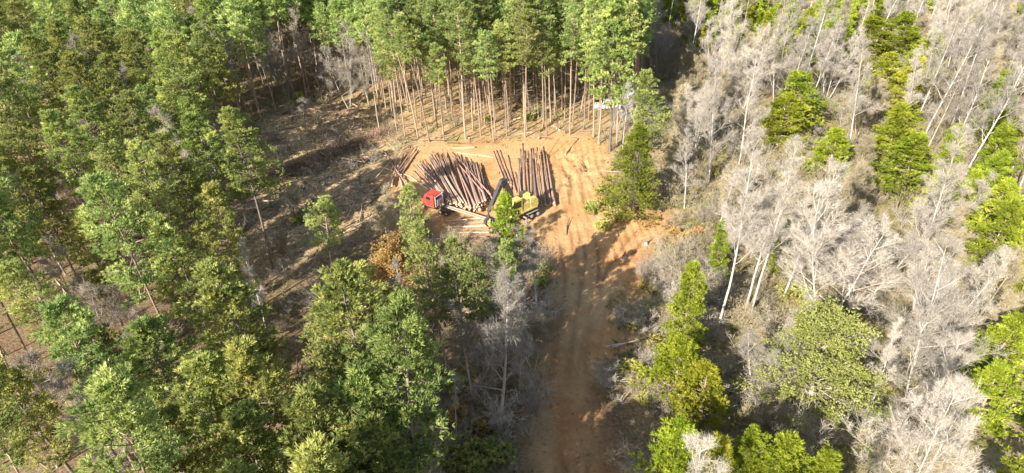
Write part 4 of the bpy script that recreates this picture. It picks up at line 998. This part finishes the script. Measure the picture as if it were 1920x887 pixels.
for sg in (-1, 1):
    part('headlight', ML, hd, lambda bm: bx(bm, (2.17, sg*.8, 1.35), (.08, .25, .22), bev=.01)); part('exhaust_stack', MCh, T_, lambda bm: cyl(bm, (-1.5, sg*1.0, 1.0), (-1.5, sg*1.0, 3.9), .09))
    part('fuel_tank', MCh, T_, lambda bm: cyl(bm, (-1.2, sg*1.0, .85), (.6, sg*1.0, .85), .3))
    part('mirror', MCh, cb2, lambda bm: (bx(bm, (.85, sg*1.45, 2.75), (.08, .2, .45), bev=.01), cyl(bm, (.85, sg*1.2, 2.75), (.85, sg*1.4, 2.75), .02, n=6)))
    part('fender', MR, T_, lambda bm: prism(bm, [(.75, .9), (.95, 1.25), (1.85, 1.25), (2.1, .9)], sg*1.0 if sg > 0 else -1.28, 1.28 if sg > 0 else -1.0, .02))
    wheel(T_, 1.45, sg*1.08, .52, .52, .3)
    for x_ in (-2.9, -4.2): wheel(T_, x_, sg*1.0, .52, .52, .6)
part('cab_guard', MWh, T_, lambda bm: (bx(bm, (-1.85, 0, 1.9), (.10, 1.5, 1.3), bev=.02), bx(bm, (-1.75, 1.1, 2.3), (.12, .12, 2.2)), bx(bm, (-1.75, -1.1, 2.3), (.12, .12, 2.2)), bx(bm, (-1.78, 0, 3.3), (.14, 2.4, .12))))
part('chassis', MK, T_, lambda bm: (bx(bm, (-1.1, .42, .85), (8.0, .12, .28)), bx(bm, (-1.1, -.42, .85), (8.0, .12, .28)), bx(bm, (-3.5, 0, 1.02), (1.2, .9, .12))))
part('trailer_frame', MPal, T_, lambda bm: (bx(bm, (-(tl+2.2)/2-.6, .28, 1.32), (tl-.9, .13, .30), bev=.02), bx(bm, (-(tl+2.2)/2-.6, -.28, 1.32), (tl-.9, .16, .34), bev=.02)))
for x_ in (-3.2, -tl+1.0):
    bo = part('bolster', MK, T_, lambda bm: bx(bm, (x_, 0, 1.58), (.22, 2.5, .18)))
    for sg in (-1, 1): part('stake', MK, bo, lambda bm: bx(bm, (x_, sg*1.2, 2.45), (.13, .11, 1.7), bev=.02))
for x_ in (-tl+.6, -tl+1.9):
    for sg in (-1, 1): wheel(T_, x_, sg*.98, .52, .52, .58)
part('trailer_axle', MK, T_, lambda bm: (cyl(bm, (-tl+.6, -1, .52), (-tl+.6, 1, .52), .08), cyl(bm, (-tl+1.9, -1, .52), (-tl+1.9, 1, .52), .08), bx(bm, (-tl+1.25, .45, .85), (2.0, .14, .5)), bx(bm, (-tl+1.25, -.45, .85), (2.0, .14, .5))))
part('tail_lamp', MRl, T_, lambda bm: (bx(bm, (-tl-.4, .9, 1.0), (.06, .3, .12), bev=.01), bx(bm, (-tl-.4, -.9, 1.0), (.06, .3, .12), bev=.01), bx(bm, (-tl-.35, 0, 1.0), (.08, 2.3, .14), bev=.01)))

# white pickup parked behind the stand
px_, py_ = G(1138, 207)
V_ = root_at('pickup_truck', px_, py_, R(172), 'white pickup truck parked among the pines beyond the log piles', 'pickup truck')
bd = part('body', MWt, V_, lambda bm: (prism(bm, [(-2.8, .55), (-2.8, 1.15), (-.9, 1.15), (-.9, 1.12), (1.2, 1.12), (2.6, 1.0), (2.75, .85), (2.75, .45), (-2.5, .45)], -.98, .98, .05), bx(bm, (-1.85, .93, 1.2), (1.9, .1, .14)), bx(bm, (-1.85, -.93, 1.2), (1.9, .1, .14))))
cbn = part('cabin', MWt, V_, lambda bm: prism(bm, [(-.9, 1.08), (-.75, 1.82), (.75, 1.85), (1.35, 1.08)], -.9, .9, .06))
part('windscreen', MGl, cbn, lambda bm: prism(bm, [(1.33, 1.16), (.82, 1.80), (.86, 1.82), (1.38, 1.16)], -.78, .78, 0))
part('rear_window', MGl, cbn, lambda bm: prism(bm, [(-.91, 1.2), (-.79, 1.75), (-.83, 1.75), (-.95, 1.2)], -.7, .7, 0))
for sg in (-1, 1): part('window', MGl, cbn, lambda bm: prism(bm, [(-.65, 1.2), (-.6, 1.72), (.65, 1.74), (1.0, 1.2)], sg*.9-.015, sg*.9+.015, 0))
for sg in (-1, 1):
    part('headlight', ML, bd, lambda bm: bx(bm, (2.76, sg*.75, .8), (.06, .35, .18), bev=.01)); part('tail_lamp', MRl, bd, lambda bm: bx(bm, (-2.81, sg*.85, .9), (.05, .16, .35), bev=.01))
    for x_ in (-1.85, 1.75): wheel(V_, x_, sg*.88, .38, .38, .26)
part('bed_floor', MK, bd, lambda bm: bx(bm, (-1.85, 0, 1.165), (1.7, 1.7, .02), bev=0)); part('bumper', MCh, V_, lambda bm: (bx(bm, (2.85, 0, .55), (.15, 1.8, .22)), bx(bm, (-2.9, 0, .55), (.15, 1.8, .2))))
# white van partly behind the hazy pale tree
px_, py_ = G(1178, 190)
V2 = root_at('van', px_, py_, R(100), 'white van parked right of the pickup, mostly hidden by trunks', 'van')
bd = part('body', MWt, V2, lambda bm: prism(bm, [(-2.5, .4), (-2.5, 2.0), (-2.35, 2.15), (1.1, 2.15), (1.85, 1.3), (2.5, 1.1), (2.55, .4)], -.97, .97, .06))
part('windscreen', MGl, bd, lambda bm: prism(bm, [(1.9, 1.32), (1.2, 2.08), (1.25, 2.1), (1.95, 1.32)], -.8, .8, 0))
for sg in (-1, 1):
    part('window', MGl, bd, lambda bm: prism(bm, [(.35, 1.35), (.35, 1.95), (1.0, 1.95), (1.5, 1.35)], sg*.97-.015, sg*.97+.015, 0)); part('tail_lamp', MRl, bd, lambda bm: bx(bm, (-2.51, sg*.85, 1.1), (.05, .15, .5), bev=.01))
    for x_ in (-1.6, 1.65): wheel(V2, x_, sg*.86, .36, .36, .24)

# ------------------------------------------------------------------ labels: number off small sets of look-alikes by where they stand
bpy.context.view_layer.update()
by = {}
for o in bpy.data.objects:
    if o.parent is None and 'label' in o.keys() and 'kind' not in o.keys(): by.setdefault(o['label'], []).append(o)
for lb_, os_ in by.items():
    n_ = len(os_)
    if n_ < 2 or n_ > 18: continue
    os_.sort(key=lambda o: float(proj(o.location.x, o.location.y, o.location.z)[0]))
    for i, o in enumerate(os_):
        if n_ == 2: sfx = ('left', 'right')[i]+' one of two'
        else: sfx = ('leftmost' if i == 0 else 'rightmost' if i == n_-1 else ORD[i]+' from left')+' of '+['three','four','five','six','seven','eight','nine','ten','eleven','twelve','thirteen','fourteen','fifteen','sixteen','seventeen','eighteen'][n_-3]
        if len((lb_+' '+sfx).split()) > 16: sfx = sfx.split(' of ')[0]
        if len((lb_+' '+sfx).split()) <= 16: o['label'] = lb_+', '+sfx
